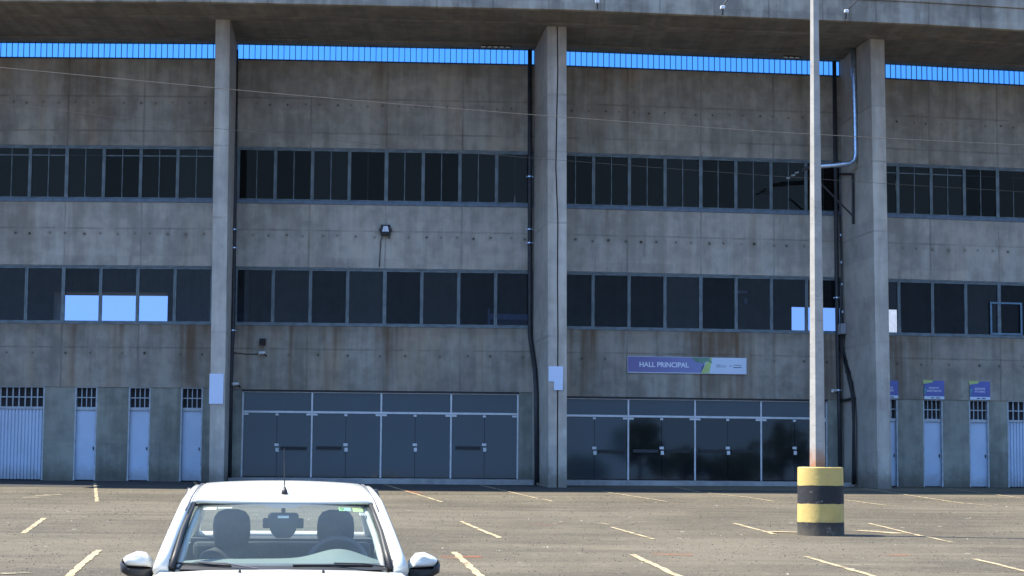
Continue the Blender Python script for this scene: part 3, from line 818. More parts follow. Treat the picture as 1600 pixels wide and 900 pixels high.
# floodlight on the middle wall with its hanging cable
u, z = wp(1, 602.5, 360); root = empty('floodlight', bw(1, u, -.02, z), BAY[1]['a']); tag(root, 'small black floodlight with bright lens on the concrete between the window bands', 'floodlight')
mb = MB(); mb.box(-.16, .16, -.16, -.04, -.19, .17); mb.build('housing', BLACKM, root, bevel=.02)
MB().prism([(-.11, -.06), (.11, -.06), (.07, .12), (-.07, .12)], -.175, -.161).build('lens', plain('pale_lamp_lens', (.62, .68, .78), .25, var=.1), root)
mb = MB(); mb.box(-.03, .03, -.04, .02, -.1, .1); mb.box(-.21, -.17, -.12, -.02, -.05, .05); mb.box(.17, .21, -.12, -.02, -.05, .05); mb.build('bracket', STEELD, root)
MB().tube([(-.1, -.05, -.19), (-.15, -.03, -.34), (-.17, -.02, -.7), (-.18, -.02, -1.05), (-.19, -.02, -1.22)], .016, 6).build('cable', STEELD, root, smooth=True)
# loudspeaker and camera left of the doors
u, z = wp(1, 411, 535); root = empty('loudspeaker', bw(1, u, -.02, z), BAY[1]['a']); tag(root, 'small dark wall loudspeaker above the left glass doors', 'loudspeaker')
MB().loft([[(-.11,-.22,-.1),(.09,-.22,-.13),(.09,-.03,-.08),(-.09,-.03,-.05)], [(-.1,-.26,.12),(.12,-.26,.1),(.1,-.03,.1),(-.09,-.03,.1)]]).build('housing', BLACKM, root, bevel=.02)
MB().box(-.03, .03, -.05, .02, -.03, .05).build('bracket', STEELD, root)
def camera_thing(i, px, py, label, arm=(0.12, -.09)):
    u, z = wp(i, px, py); root = empty('security_camera', bw(i, u, -.12, z), BAY[i]['a']); tag(root, label, 'camera', 'white security cameras on the facade')
    MB().tube([(-.09, -.1, .0), (.06, .0, .015)], [.05, .045], 8).build('housing', WHITE, root, smooth=True, autos=40)
    MB().tube([(-.125, -.123, -.004), (-.09, -.1, .0)], [.055, .052], 8).build('hood', WHITE, root)
    MB().tube([(.03, -.02, -.0), (.05, .04, -.03), (arm[0], .11, arm[1])], .022, 6).build('arm', BLACKM, root)
camera_thing(1, 411, 552, 'white security camera just under the dark loudspeaker')
camera_thing(1, 370, 600.5, 'white security camera at the top left corner of the left glass doors')
camera_thing(2, 1303, 611, 'white security camera behind the striped pole beside the drainpipe')
mb = MB(); a_, b_ = bw(1, uu(1, 366, 552), -.02, zz(1, 366, 551)), bw(1, uu(1, 405, 553), -.02, zz(1, 405, 553))
mb.tube([Vector((0, 0, 0)), (b_ - a_) * .5 + Vector((0, 0, -.03)), b_ - a_], .014, 6)
tag(mb.build('camera_cable', STEELD, None, a_), 'thin dark cable running along concrete to the upper security camera', 'cable')
# lamps on arms along the roof edge
def roof_lamp(k, t, px, py, label, dx):
    a, ux, ny, c = node_axes(k); p = at(px, py, c - ny * (OV + .15), ny)
    root = empty('roof_lamp', p, a); tag(root, label, 'lamp', 'small lamps on arms along the roof edge')
    MB().tube([(0, 0, .04), (dx, .0, .46)], .028, 6).build('arm', STEELD, root)
    mb = MB(); mb.box(-.07, .06, -.1, .05, -.05, .05); mb.build('lamp_head', plain('white_lamp_head', (.7, .72, .75), .4), root, bevel=.015)
    MB().tube([(0, .0, -.05), (.02, .05, -.14), (.02, .1, -.2)], .022, 6).build('cable', STEELD, root)
roof_lamp(2, 0, 933, 3, 'roof edge lamp right of the cracked double pillar', .12)
roof_lamp(2, 0, 1129, 12, 'roof edge lamp midway between the double pillar and the striped pole', .30)
roof_lamp(3, 0, 1322, 18, 'roof edge lamp just right of the striped pole', .46)
# things seen through the gallery glass
def inside_bar(i, x0, x1, y, off, th): 
    a, b = wp(i, x0, y, off), wp(i, x1, y, off); return a[0], b[0], a[1]
a_, b_, z_ = inside_bar(2, 1146, 1168, 456, 4.0, 0); root = empty('hanging_lamp', bw(2, (a_ + b_) / 2, 4.0, z_), BAY[2]['a'])
tag(root, 'pale tube lamp hanging inside behind the lower windows left of the striped pole', 'lamp')
MB().box(-(b_ - a_) / 2, (b_ - a_) / 2, -.06, .06, -.05, .05).build('tube', WHITE, root, bevel=.02)
MB().box((b_ - a_) / 2 - .12, (b_ - a_) / 2 - .02, -.05, .05, -.42, -.22).build('ballast', WHITE, root, bevel=.01)
MB().tube([(0, 0, .05), (0, 0, .7)], .012, 6).build('cord', STEELD, root)
a_, b_, z_ = inside_bar(1, 763, 838, 490, 3.0, 0); root = empty('counter', bw(1, (a_ + b_) / 2, 3.0, 5.02), BAY[1]['a'])
tag(root, 'grey counter standing inside behind the lower windows left of the double pillar', 'counter')
h_ = (b_ - a_) / 2
MB().box(-h_, h_, 0, .5, z_ - 5.22, z_ - 5.02).build('counter_top', plain('grey_counter_top', (.30, .31, .32), .6), root)
MB().box(-h_ + .1, h_ - .1, .08, .45, .0, z_ - 5.225).build('front_panel', plain('dark_counter_panel', (.09, .09, .095), .7), root)
MB().box(-h_ - .02, -h_ + .06, -.05, .03, 0, z_ - 4.85).build('post', plain('grey_counter_post', (.30, .31, .32), .6), root)
# small tube lamps under the roof
def tube_lamp(i, px, py, n, label):
    u, z = wp(i, px, py, -.55); root = empty('tube_lamp', bw(i, u, -.55, ZROOF - .08), BAY[i]['a']); tag(root, label, 'lamp', 'tube lamps under the roof slab')
    MB().box(-.5 * n, .5 * n, -.05, .05, -.01, .03).build('batten', STEELD, root)
    mb = MB()
    for k in range(int(n * 5)): mb.box(-.5 * n + k * .2, -.5 * n + k * .2 + .13, -.02, .02, -.04, -.012)
    mb.build('tube', plain('white_tube', (.8, .8, .8), .4), root)
tube_lamp(1, 776, 67, 1.0, 'row of small white tube lamps under the roof left of the double pillar')
tube_lamp(2, 1238, 83, .6, 'small white tube lamp under the roof left of the striped pole')

# overhead cables in front of the facade
CABLE = plain('grey_cable', (.12, .11, .10), .6)
CABLE_D = plain('dark_cable', (.03, .03, .032), .6)
def wire(pts, d, r, label, mat):
    w = [at(x, y, (0, d, 0), Vector((0, 1, 0))) for x, y in pts]; o = w[len(w)//2].copy()
    ob = MB().tube([p - o for p in w], r, 6).build('overhead_cable', mat, None, o, smooth=True)
    tag(ob, label, 'cable', 'overhead cables crossing before the facade')
wire([(-260, 78), (-60, 99.5), (0, 105.5), (200, 124.5), (400, 143.5), (600, 161), (800, 177), (1000, 192), (1200, 206), (1400, 217), (1600, 227), (1850, 238)], 47, .0075, 'upper pale overhead cable sloping down to the right before the upper wall', CABLE)
wire([(-260, 128), (0, 162), (200, 186), (400, 207), (600, 227), (800, 244.5), (1000, 260), (1200, 274.5), (1400, 288), (1600, 300), (1850, 314)], 52, .005, 'lower thin overhead cable crossing the upper windows', CABLE_D)

# ---------------------------------------------------------------- striped pole
pb = gpt(1283, 836); pb2 = gpt(1283, 830)
foot = gpt(1282.5, 836.0)
root = empty('concrete_pole', foot); tag(root, 'tall tapering concrete pole in a yellow and black striped base', 'pole')
sc = foot.y / FPX
def striped():
    m = Mat('yellow_black_striped_paint'); v, xyz, rnd = m.coords(); z = xyz[2]
    zz_ = m.add(z, m.mul(m.sub(m.noise(v, 4.0, 3), .5), .03))
    k = m.math('FLOOR', m.math('DIVIDE', m.sub(zz_, .225), .315)); odd = m.math('MODULO', m.add(k, 4.0), 2.0)
    yel = m.mix(m.noise(v, 5.0, 5), (.46, .33, .095), (.62, .46, .16)); blk = m.mix(m.noise(v, 5.0, 5), (.010, .010, .013), (.024, .024, .027))
    is_y = m.step(odd, .4, .6, 1.0, 0.0)
    col = m.mix(is_y, blk, yel)
    ch = m.step(m.noise(v, 7.0, 6, .75), .60, .66)
    col = m.mix(m.mul(ch, .6), col, (.3, .29, .26))
    gm = m.step(m.add(z, m.mul(m.sub(m.noise(v, 5.0, 4, .7), .5), .5)), .0, .32, 1.0, 0.0)
    col = m.mix(m.mul(gm, .7), col, (.10, .085, .062))
    m.set('Base Color', col).set('Roughness', .75); m.bump(m.noise(v, 12.0, 4), .5, .012)
    return m.mat
RB = 36.3 * sc; HB = 105.5 * sc
rings = []; rg = random.Random(2)
for z in [-.15, .0, .15, .3, .5, .7, .85, HB - .02, HB]:
    r = RB * (1.0 - .03 * (z / HB)) - (.018 if z == HB else 0)
    rings.append([(math.cos(2*math.pi*k/40) * r * (1 + .004 * math.sin(3*k + z*7)), math.sin(2*math.pi*k/40) * r, z) for k in range(40)])
MB().loft(rings).build('striped_base', striped(), root, smooth=True, autos=40)
def pole_mat():
    m = Mat('pole_concrete'); v, xyz, rnd = m.coords(); z = xyz[2]
    f = m.noise(v, 3.0, 6, .65)
    col = m.mix(m.step(f, .3, .7), (.31, .295, .27), (.42, .40, .37))
    cr = m.step(m.noise(m.comb(m.mul(xyz[0], 2.0), xyz[1], m.mul(z, 6.0)), 1.6, 4, .7, 1.2), .615, .64)
    cr2 = m.step(m.noise(m.comb(m.mul(xyz[0], 2.0), xyz[1], m.mul(z, 6.0)), 1.6, 4, .7, 1.2), .64, .665, 1.0, 0.0)
    col = m.mix(m.mul(m.mul(cr, cr2), .55), col, (.12, .115, .11))
    ru = m.step(m.add(z, m.mul(m.noise(v, 6.0, 4), .35)), HB + .10, HB + .60, 1.0, 0.0)
    col = m.mix(m.mul(ru, .85), col, (.45, .15, .035))
    m.set('Base Color', col).set('Roughness', .85); m.bump(f, .25, .01)
    return m.mat
rt = 6.2 * sc; r0 = 12.6 * sc
top = at(1272, -60, foot, Vector((0, -1, 0))) - foot; bot = Vector((at(1277.5, 728, foot, Vector((0, -1, 0))).x - foot.x, 0, HB - .05))
rings = []
for t in [0, .1, .2, .35, .5, .65, .8, 1.0]:
    c = bot.lerp(top, t); r = r0 + (rt - r0) * t
    rings.append([(c.x + math.cos(R(188 + 60*k)) * r, c.y + math.sin(R(188 + 60*k)) * r, c.z) for k in range(6)])
# carried on above the picture
c2 = top + (top - bot) * .12; rings.append([(c2.x + math.cos(R(188 + 60*k)) * rt * .9, c2.y + math.sin(R(188 + 60*k)) * rt * .9, c2.z) for k in range(6)])
MB().loft(rings).build('shaft', pole_mat(), root)

# ---------------------------------------------------------------- parked car, nose towards the viewer
def car_paint():
    m = Mat('white_car_paint'); v, xyz, rnd = m.coords()
    m.set('Base Color', m.mix(m.noise(v, 3.0, 4), (.74, .722, .66), (.79, .77, .70))).set('Roughness', .32)
    m.set('Coat Weight', .8).set('Coat Roughness', .04); return m.mat
CPAINT = car_paint()
WIPB = plain('wiper_rubber', (.008, .008, .009), .8)
CTRIM = plain('black_car_trim', (.022, .022, .024), .5)
CFRIT = plain('grey_glass_border', (.10, .10, .115), .5)
CINT = plain('dark_car_fabric', (.035, .037, .043), .9, scale=40)
CDASH = plain('grey_green_dashboard', (.15, .18, .17), .7, scale=60, var=.08)
CLINER = plain('pale_headliner', (.42, .42, .40), .9)
CGLASS = window_glass('windscreen_glass', (.86, .93, .92), .9, .01, dust=.045)
CSIDE = window_glass('side_window_glass', (.90, .95, .93), .9, .01, dust=.015)
CHROME = plain('bright_chrome', (.7, .7, .72), .15, metal=1.0)
TYRE = plain('tyre_rubber', (.02, .02, .021), .85)
RIMM = plain('silver_rim', (.5, .5, .52), .3, metal=.8)
LAMPG = plain('headlamp_lens', (.55, .57, .6), .1)
REDL = plain('red_lamp_lens', (.35, .02, .02), .2)
car_xy = (-1.378, 12.09)
car = empty('parked_car', (car_xy[0], car_xy[1], ground_z(car_xy[1])))
car.rotation_euler = (math.atan(G_SL), 0, math.atan2(1.378, 12.09))
tag(car, 'white hatchback car with short roof aerial facing the viewer on the asphalt', 'car')
def lerp_tab(tab, y):
    if y <= tab[0][0]: return tab[0][1:]
    for a, b in zip(tab, tab[1:]):
        if y <= b[0]:
            t = (y - a[0]) / (b[0] - a[0]); t = t * t * (3 - 2 * t) * .5 + t * .5
            return tuple(p + (q - p) * t for p, q in zip(a[1:], b[1:]))
    return tab[-1][1:]
def mirror_ring(half, y): return [(x, y, z) for x, z in half] + [(-x, y, z) for x, z in reversed(half[1:-1])]
BODY = [(-1.10, .50, .46, .02, .30), (-1.06, .62, .60, .03, .24), (-.98, .70, .70, .04, .20), (-.75, .765, .80, .055, .19), (-.4, .80, .875, .05, .19), (-.06, .815, .915, .022, .19),
        (.10, .82, .925, .01, .19), (1.0, .825, .945, .0, .19), (2.2, .82, .96, .0, .2), (2.5, .80, .96, .0, .22), (2.66, .75, .93, .02, .26), (2.76, .68, .74, .02, .30)]
def half_prof(y):
    wm, zt, cr, zb = lerp_tab(BODY, y)
    return [(0, zb), (wm*.88, zb), (wm*.985, zb+.09), (wm, (zb+zt)/2), (wm*.985, zt-.13), (wm*.945, zt-.035), (wm*.885, zt), (wm*.55, zt+cr*.75), (0, zt+cr)]
body = MB()
body.loft([mirror_ring(half_prof(y), y) for y in [-1.10,-1.085,-1.06,-1.02,-.98,-.9,-.8,-.65,-.5,-.35,-.2,-.06]])
def skirt(y): h = half_prof(y)[1:7]; return h
for s in (1, -1):
    rings = []
    for y in [-.06, .2, .5, .8, 1.1, 1.4, 1.7, 2.0, 2.3, 2.5]:
        o = skirt(y); inn = [(o[-1][0] - .07, o[-1][1]), (o[-1][0] - .09, .3), (o[0][0] - .09, .24)]
        rings.append([(s * x, y, z) for x, z in o + inn])
    body.loft(rings)
body.loft([mirror_ring(half_prof(y), y) for y in [2.44, 2.5, 2.56, 2.62, 2.66, 2.70, 2.74, 2.76]])
body.build('body', CPAINT, car, smooth=True, autos=38)
MB().box(-.74, .74, -.04, 2.43, .22, .30).build('cabin_floor', CINT, car)
# roof rails with the pillars
RAILP = [(.722, .0, .925), (.70, .16, 1.02), (.667, .36, 1.128), (.635, .55, 1.222), (.608, .72, 1.298), (.587, .92, 1.338), (.575, 1.15, 1.358), (.57, 1.4, 1.364), (.57, 1.7, 1.356), (.575, 1.95, 1.328),
         (.578, 2.12, 1.285), (.606, 2.27, 1.18), (.66, 2.43, 1.05), (.70, 2.54, .94)]
def rail_at(y):
    for a, b in zip(RAILP, RAILP[1:]):
        if y <= b[1]:
            t = (y - a[1]) / (b[1] - a[1]); return Vector(a).lerp(Vector(b), t)
    return Vector(RAILP[-1])
for s in (1, -1):
    MB().tube([(s * x, y, z) for x, y, z in RAILP], [.047, .041, .038, .037, .037, .035, .034, .034, .034, .036, .042, .055, .075, .085], 14).build('roof_rail', CPAINT, car, smooth=True)
    MB().tube([(s * (x - .052 - (.012 if y < .3 else 0)), y + .012, z + .012) for x, y, z in RAILP[:5]], [.020, .018, .016, .015, .014], 8).build('pillar_trim', CTRIM, car, smooth=True)
    MB().tube([(s * (x - .085 - (.01 if y < .3 else 0)), y + .05, z - .02) for x, y, z in RAILP[:5]], [.016, .022, .022, .02, .016], 8).build('inner_pillar_trim', CLINER, car, smooth=True)
    # gutter line over the roof
    MB().tube([(s * (x - .03), y, z + .040) for x, y, z in RAILP[3:10]], .005, 6).build('roof_gutter', CFRIT, car, smooth=True)
    # mid pillar
    MB().tube([(s*.715, 1.28, .93), (s*.66, 1.27, 1.15), (s*.59, 1.25, 1.37)], [.05, .045, .04], 8).build('door_pillar', CTRIM, car, smooth=True)
    g = MB(); ring = []
    for y in [.12, .3, .5, .7, .95, 1.2, 1.5, 1.8, 2.05, 2.2, 2.36]:
        p = rail_at(y); ring.append([(s * (p.x + .012), y, p.z - .02), (s * (.72 + (p.x - .57) * .0), y, min(.945, p.z - .022))])
    g.loft(ring, closed=False); g.build('side_window', CSIDE, car, smooth=True)
    MB().tube([(s*.735, .02, .945), (s*.742, .7, .952), (s*.742, 1.5, .96), (s*.735, 2.4, .965)], .014, 6).build('window_seal', CTRIM, car)
    # the black corner piece before the mirror
    MB().loft([[(s*.655, .03, .935), (s*.69, .02, .93), (s*.71, .12, .95), (s*.67, .14, .955)], [(s*.665, .06, .985), (s*.68, .06, .99), (s*.695, .12, 1.0), (s*.67, .14, 1.0)]]).build('corner_trim', CTRIM, car)
# roof skin
ROOFZ = [(.695, 1.312), (.80, 1.348), (.92, 1.381), (1.1, 1.412), (1.4, 1.430), (1.7, 1.421), (1.95, 1.392), (2.09, 1.352)]
ring = []
for k in range(25):
    y = .695 + (2.09 - .695) * k / 24; zc_ = lerp_tab(ROOFZ, y)[0]; p = rail_at(y); row = []
    for q in range(-14, 15):
        t = q / 14; e = abs(t)
        z = zc_ + (p.z + .040 - zc_) * (e ** 2.1)
        row.append((t * (p.x + .022), y, z - .055 * max(0.0, (e - .84) / .16) ** 2))
    ring.append(row)
rf = MB().loft(ring, closed=False).build('roof', CPAINT, car, smooth=True)
md = rf.modifiers.new('thick', 'SOLIDIFY'); md.thickness = .02; md.offset = -1
ring2 = [[(x * .97, y, z - .03) for x, y, z in row] for row in ring[1:]]
MB().loft(ring2, closed=False).build('headliner', CLINER, car, smooth=True)
# windscreen
def ws(a, b, off=0.0):                                # a: -1..1 across, b: 0..1 upwards
    xb, xt = .672, .585
    bx = a * (xb + (xt - xb) * b)
    y0 = -.015 + .13 * a * a; y1 = .705 + .045 * a * a
    y = y0 + (y1 - y0) * b; z = .938 + (1.312 - .012 * a * a - .938) * b
    bul = .028 * math.sin(math.pi * b) * (1 - .4 * a * a)
    n = Vector((0, -.46, .89)); p = Vector((bx, y, z)) + n * (bul + off); return p
gl = MB().loft([[ws(q / 12, k / 12) for q in range(-12, 13)] for k in range(13)], closed=False).build('windscreen', CGLASS, car, smooth=True)
def ws_patch(a0, a1, b0, b1, off=-.006, n=10):
    return [[ws(a0 + (a1 - a0) * q / n, b0 + (b1 - b0) * k / n, off) for q in range(n + 1)] for k in range(n + 1)]
fr = MB()
fr.loft(ws_patch(-1, -.945, 0, 1), closed=False); fr.loft(ws_patch(.945, 1, 0, 1), closed=False)
fr.loft(ws_patch(-.945, .945, .955, 1), closed=False); fr.loft(ws_patch(-.945, .945, 0, .075), closed=False)
fr.build('glass_border', CFRIT, gl, smooth=True)
fr = MB()
for q in range(24):
    a0 = -.2 + .4 * q / 24; fr.loft(ws_patch(a0, a0 + .4 / 24, .955 - .06 * math.sin(math.pi * (q + .5) / 24) ** .5, .955, n=2), closed=False)
fr.build('mirror_shade_band', CFRIT, gl)
def sticker(a0, a1, b0, b1, col, name='sticker'):
    MB().loft(ws_patch(a0, a1, b0, b1, -.008, 2), closed=False).build(name, plain(name + '_film', col, .5, var=.05), gl)
sticker(-.84, -.705, .885, .93, (.7, .75, .74)); sticker(-.69, -.54, .905, .925, (.6, .68, .68))
sticker(.60, .66, .87, .935, (.30, .55, .20)); sticker(.66, .73, .875, .935, (.28, .45, .42)); sticker(.75, .86, .86, .93, (.42, .68, .22)); sticker(.81, .88, .80, .845, (.75, .72, .68))
fr = MB()
for a0 in (.615, .63, .645): fr.loft(ws_patch(a0, a0 + .007, .885, .92, -.003, 2), closed=False)
for a0 in (.822, .842, .862): fr.loft(ws_patch(a0, a0 + .008, .80, .83, -.003, 2), closed=False)
fr.build('sticker_print', CTRIM, gl)
# cowl and wipers
MB().loft([[ws(a / 10, 0, .004) + Vector((0, -.045, -.012)) for a in range(-10, 11)], [ws(a / 10, .03, .004) for a in range(-10, 11)]], closed=False).build('cowl', CTRIM, car, smooth=True)
for pts in ([ws(-.95, .03, .012), ws(-.72, .024, .014), ws(-.45, .012, .012)], [ws(.10, .022, .012), ws(.5, .018, .014), ws(.82, .01, .012)]):
    w = empty('wiper', pts[0]); w.parent = car
    o = pts[0]; MB().tube([p - o for p in pts], .006, 6).build('blade', WIPB, w)
    arm = [pts[1] + Vector((-.02, 0, .012)), (pts[1] + pts[2]) / 2 + Vector((.05, -.03, .012)), pts[2] + Vector((.16, -.06, -.012))]
    MB().tube([p - o for p in arm], .005, 6).build('arm', CTRIM if pts[0].x > 0 else CFRIT, w)
# aerial
ar = empty('aerial', (0.01, .845, 1.362)); ar.parent = car
MB().tube([(0, 0, -.015), (0, 0, .012), (0, .01, .04)], [.024, .021, .008], 10).build('base', CTRIM, ar, smooth=True)
MB().tube([(0, .01, .03), (-.008, .08, .29)], [.0042, .003], 6).build('mast', CTRIM, ar)
# cabin
dz = MB(); ring = []
def dash_z(x): return .955 + .068 * math.exp(-((x - .36) / .19) ** 2) + .004 * math.cos(x * 3)
for y, k in ((.10, 0), (.26, .35), (.42, .75), (.55, 1.0), (.62, .9), (.66, .5), (.67, -1.2), (.67, -6)):
    ring.append([(x / 20 * .665, y, .945 + (dash_z(x / 20 * .665) - .945) * k - .02 * (x / 20) ** 6) for x in range(-20, 21)])
dz.loft(ring, closed=False).build('dashboard', CDASH, car, smooth=True)
def seat(xc):
    st = empty('seat', (xc, 1.2, .3)); st.parent = car
    rb = lambda w, d, y, z, r=.06: [(math.copysign(abs(math.cos(t)) ** .5, math.cos(t)) * w, y + math.copysign(abs(math.sin(t)) ** .6, math.sin(t)) * d, z) for t in [2 * math.pi * k / 24 for k in range(24)]]
    MB().loft([rb(.22, .06, .0, 0), rb(.245, .07, .02, .2), rb(.25, .07, .05, .42), rb(.235, .065, .07, .57), rb(.19, .055, .085, .655), rb(.12, .035, .09, .685)]).build('backrest', CINT, st, smooth=True)
    MB().loft([rb(.24, .25, -.2, -.05), rb(.25, .26, -.2, .06), rb(.22, .23, -.2, .1)]).build('cushion', CINT, st, smooth=True)
    MB().loft([rb(.07, .03, .09, .665), rb(.108, .045, .09, .70), rb(.124, .05, .09, .77), rb(.124, .05, .09, .84), rb(.116, .048, .092, .89), rb(.09, .04, .094, .925), rb(.045, .022, .094, .94)]).build('headrest', CINT, st, smooth=True)
seat(-.335); seat(.355)
MB().loft([[(-.62, 1.95, .35), (.62, 1.95, .35), (.62, 2.1, .35), (-.62, 2.1, .35)], [(-.62, 2.02, .98), (.62, 2.02, .98), (.62, 2.14, .98), (-.62, 2.14, .98)]]).build('rear_bench', CINT, car, bevel=.03)
MB().box(-.64, .64, 2.12, 2.46, .97, 1.0).build('parcel_shelf', CINT, car)
sw = empty('steering_wheel', (.36, .80, .91)); sw.parent = car
MB().tube([(math.cos(t) * .185, math.sin(t) * .06 * 1.0, math.sin(t) * .165) for t in [2 * math.pi * k / 32 for k in range(33)]], .017, 8).build('wheel_rim', CFRIT, sw, smooth=True)
MB().loft([[(-.07,-.03,-.06),(.07,-.03,-.06),(.06,-.03,.05),(-.06,-.03,.05)],[(-.06,.03,-.05),(.06,.03,-.05),(.05,.03,.04),(-.05,.03,.04)]]).build('hub', CTRIM, sw)
MB().tube([(-.18, 0, 0), (.18, 0, 0)], .018, 6).build('spoke', CTRIM, sw)
mi = empty('rearview_mirror', (.005, .66, 1.20)); mi.parent = car
MB().loft([[(-.085,-.02,.045),(.085,-.02,.045),(.10,-.02,.03),(.08,-.02,-.075),(.045,-.02,-.115),(-.045,-.02,-.115),(-.08,-.02,-.075),(-.10,-.02,.03)],
           [(-.085,.03,.045),(.085,.03,.045),(.10,.03,.03),(.08,.03,-.075),(.045,.03,-.115),(-.045,.03,-.115),(-.08,.03,-.075),(-.10,.03,.03)]]).build('housing', CTRIM, mi, bevel=.012)
MB().box(-.13, .13, .032, .05, -.055, .01).build('mirror_glass', CTRIM, mi, bevel=.01)
MB().box(-.035, .035, -.026, -.021, .012, .027).build('label_strip', plain('white_label', (.7, .72, .72), .5), mi)
MB().tube([(0, 0, .03), (0, .02, .085)], .014, 6).build('stem', CTRIM, mi)
# rear glass and frame
rg0 = MB().loft([[(-.60, 2.435, 1.02), (-.3, 2.47, 1.025), (.3, 2.47, 1.025), (.60, 2.435, 1.02)], [(-.54, 2.10, 1.335), (-.27, 2.12, 1.342), (.27, 2.12, 1.342), (.54, 2.10, 1.335)]], closed=False).build('rear_window', CSIDE, car, smooth=True)
MB().tube([(-.66, 2.46, 1.0), (-.3, 2.50, 1.005), (.3, 2.50, 1.005), (.66, 2.46, 1.0)], .03, 8).build('tailgate_rim', CPAINT, car, smooth=True)
MB().tube([(-.57, 2.09, 1.35), (-.27, 2.11, 1.358), (.27, 2.11, 1.358), (.57, 2.09, 1.35)], .022, 8).build('roof_edge', CPAINT, car, smooth=True)
# door mirrors
def side_mirror(s):
    m = empty('side_mirror', (s * .78, .24, .93)); m.parent = car
    cap = [(.0,-.005),(.0,.035),(.045,.088),(.10,.094),(.165,.066),(.188,.042),(.165,.006)]
    low = [(-.02,-.004),(.165,.0),(.190,.034),(.198,.02),(.194,-.03),(.15,-.056),(.06,-.066),(.0,-.06)]
    for poly, nm, mt in ((cap, 'cap', CPAINT), (low, 'shell', CTRIM)):
        cx = sum(p[0] for p in poly) / len(poly); cz = sum(p[1] for p in poly) / len(poly)
        rings = []
        for y, k in ((-.075, .55), (-.06, .78), (-.03, .94), (.0, 1.0), (.05, 1.0), (.07, .95)):
            rings.append([(s * (cx + (x - cx) * k), y, cz + (z - cz) * k) for x, z in poly])
        MB().loft(rings).build(nm, mt, m, smooth=True, autos=50)
    MB().tube([(s*-.05, .02, -.03), (s*.04, .0, -.03)], [.035, .03], 8).build('arm', CTRIM, m, smooth=True)
    MB().loft([[(s*(.015), .072, -.045), (s*.18, .072, -.03), (s*.18, .072, .04), (s*.10, .072, .08), (s*.02, .072, .04)], [(s*(.015), .075, -.045), (s*.18, .075, -.03), (s*.18, .075, .04), (s*.10, .075, .08), (s*.02, .075, .04)]]).build('mirror_glass', CHROME, m)
    MB().box(min(s*.15, s*.185), max(s*.15, s*.185), -.04, .0, .028, .05).build('indicator', CTRIM, m, bevel=.006)
side_mirror(1); side_mirror(-1)
# washer jets, front end, lights, wheels, plates
for x in (-.245, .247): MB().tube([(x, -.20, .925), (x, -.205, .944)], [.012, .007], 6).build('washer_jet', CTRIM, car)
for s in (1, -1):
    MB().loft([[(s*.38, -1.03, .56), (s*.62, -.97, .58), (s*.70, -.86, .68), (s*.66, -.86, .72), (s*.42, -1.0, .65)], [(s*.38, -1.075, .56), (s*.64, -1.01, .58), (s*.735, -.88, .68), (s*.69, -.88, .73), (s*.42, -1.04, .66)]]).build('headlight', LAMPG, car, bevel=.008)
    MB().loft([[(s*.60, 2.66, .66), (s*.78, 2.56, .66), (s*.77, 2.55, .86), (s*.62, 2.64, .88)], [(s*.60, 2.765, .66), (s*.80, 2.60, .66), (s*.79, 2.58, .86), (s*.62, 2.72, .88)]]).build('tail_light', REDL, car, bevel=.01)
    for y in (-.38, 2.06):
        w = empty('wheel', (s * .735, y, .285)); w.parent = car
        circ = lambda r, x: [(s * x, math.cos(2*math.pi*k/32) * r, math.sin(2*math.pi*k/32) * r) for k in range(32)]
        MB().loft([circ(.19, -.09), circ(.26, -.09), circ(.285, -.06), circ(.285, .07), circ(.26, .1), circ(.19, .1)]).build('tyre', TYRE, w, smooth=True, autos=40)
        rim = MB(); rim.loft([circ(.19, .06), circ(.185, .098), circ(.16, .085), circ(.05, .10), circ(.03, .105)])
        rim.build('rim', RIMM, w, smooth=True, autos=30)
        ah = MB(); ah.tube([(s * .812, y + math.cos(R(a)) * .325, .285 + math.sin(R(a)) * .325) for a in range(-8, 190, 12)], .028, 6); ah.build('wheel_arch', CTRIM, car, smooth=True)
MB().box(-.34, .34, -1.105, -1.03, .50, .57).build('grille', CTRIM, car, bevel=.012)
MB().box(-.45, .45, -1.115, -1.02, .27, .38).build('air_intake', CTRIM, car, bevel=.012)
MB().box(-.2, .2, -1.122, -1.112, .40, .49).build('number_plate', plain('grey_plate', (.55, .56, .58), .4), car)
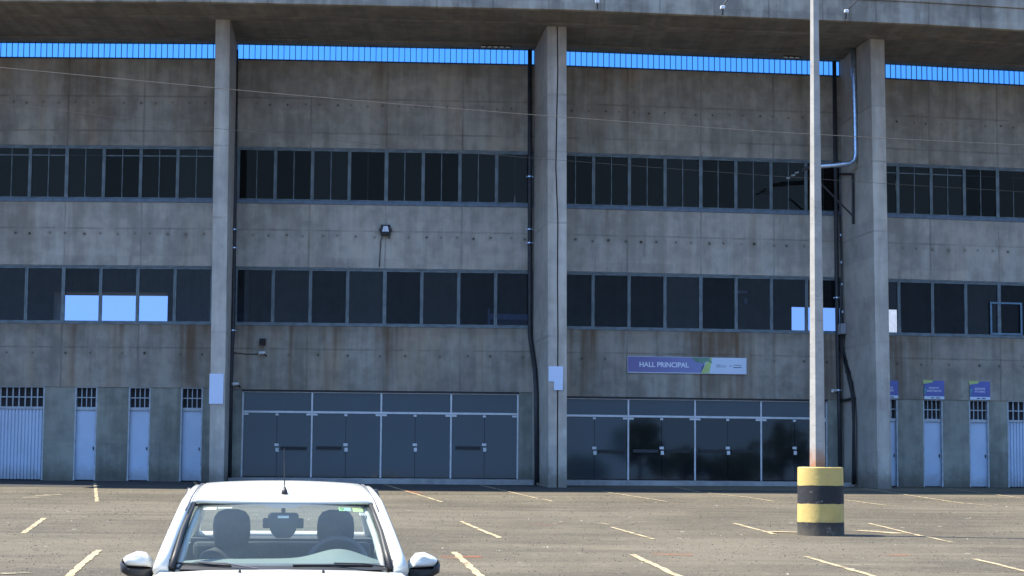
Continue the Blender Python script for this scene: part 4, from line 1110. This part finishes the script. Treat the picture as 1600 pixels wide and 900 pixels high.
# ---------------------------------------------------------------- trees across the street behind the viewer, mirrored in the entrance glass
def leaf_mat():
    m = Mat('dark_green_leaves'); v, xyz, rnd = m.coords()
    m.set('Base Color', m.mix(m.noise(v, .9, 3), (.018, .035, .012), (.05, .085, .028))).set('Roughness', .8); return m.mat
LEAF = leaf_mat(); BARK = plain('grey_brown_bark', (.09, .07, .055), .9)
def tree(x, y, h, w, seed, label):
    rg = random.Random(seed); root = empty('street_tree', (x, y, ground_z(0))); tag(root, label, 'tree', 'trees across the street mirrored in the glass doors')
    tk = MB(); tk.tube([(0, 0, -.1), (.1, 0, h * .3), (.05, .1, h * .6)], [.28, .2, .1], 8)
    for k in range(6):
        a = rg.uniform(0, 6.28); l = w * .35; z0 = h * rg.uniform(.25, .5)
        tk.tube([(.08, 0, z0), (math.cos(a) * l * .6, math.sin(a) * l * .6, z0 + h * .18), (math.cos(a) * l, math.sin(a) * l, z0 + h * .3)], [.1, .07, .03], 6)
    tk.build('trunk', BARK, root)
    cr = MB(); cl = []
    for k in range(26):
        a = rg.uniform(0, 6.28); rr_ = math.sqrt(rg.random()) * w * .42; z = h * rg.uniform(.32, .92)
        rr_ *= max(.35, 1 - abs(z / h - .55) * 1.2); cl.append((math.cos(a) * rr_, math.sin(a) * rr_, z, rg.uniform(.10, .17) * w))
    for cx, cy, cz, r in cl:
        for _ in range(110):
            d = Vector((rg.gauss(0, 1), rg.gauss(0, 1), rg.gauss(0, .8))).normalized() * r * rg.uniform(.5, 1.05)
            n = Vector((rg.gauss(0, 1), rg.gauss(0, 1), rg.gauss(0, 1))).normalized(); t = n.orthogonal().normalized(); b = n.cross(t); s = rg.uniform(.14, .30)
            p = Vector((cx, cy, cz)) + d
            cr.face([p - t * s, p + b * s * .6, p + t * s, p - b * s * .6])
    cr.build('crown', LEAF, root)
def mirror_x(i, px, y):
    u, z = wp(i, px, 700); ux, ny, c = bay_axes(i); p = c + ux * u; d = Vector((p.x, p.y, 0)).normalized(); r = d - 2 * d.dot(ny) * ny
    return p.x + r.x * (y - p.y) / r.y
for px, y, h, w, sd, lb in ((905, -110, 3.4, 9, 1, 'low dark tree across the street mirrored in the first right door'), (1000, -100, 8.6, 8, 2, 'tall rounded tree across the street mirrored in the second right door'),
                       (1070, -108, 4.4, 11, 3, 'broad low tree across the street mirrored beside the third right door'), (1145, -112, 4.0, 12, 4, 'spreading low tree across the street mirrored in the third right door'),
                       (1222, -100, 8.2, 9, 5, 'tall dense tree across the street mirrored in the last right door')):
    tree(mirror_x(2, px, y), y, h, w, sd, lb)
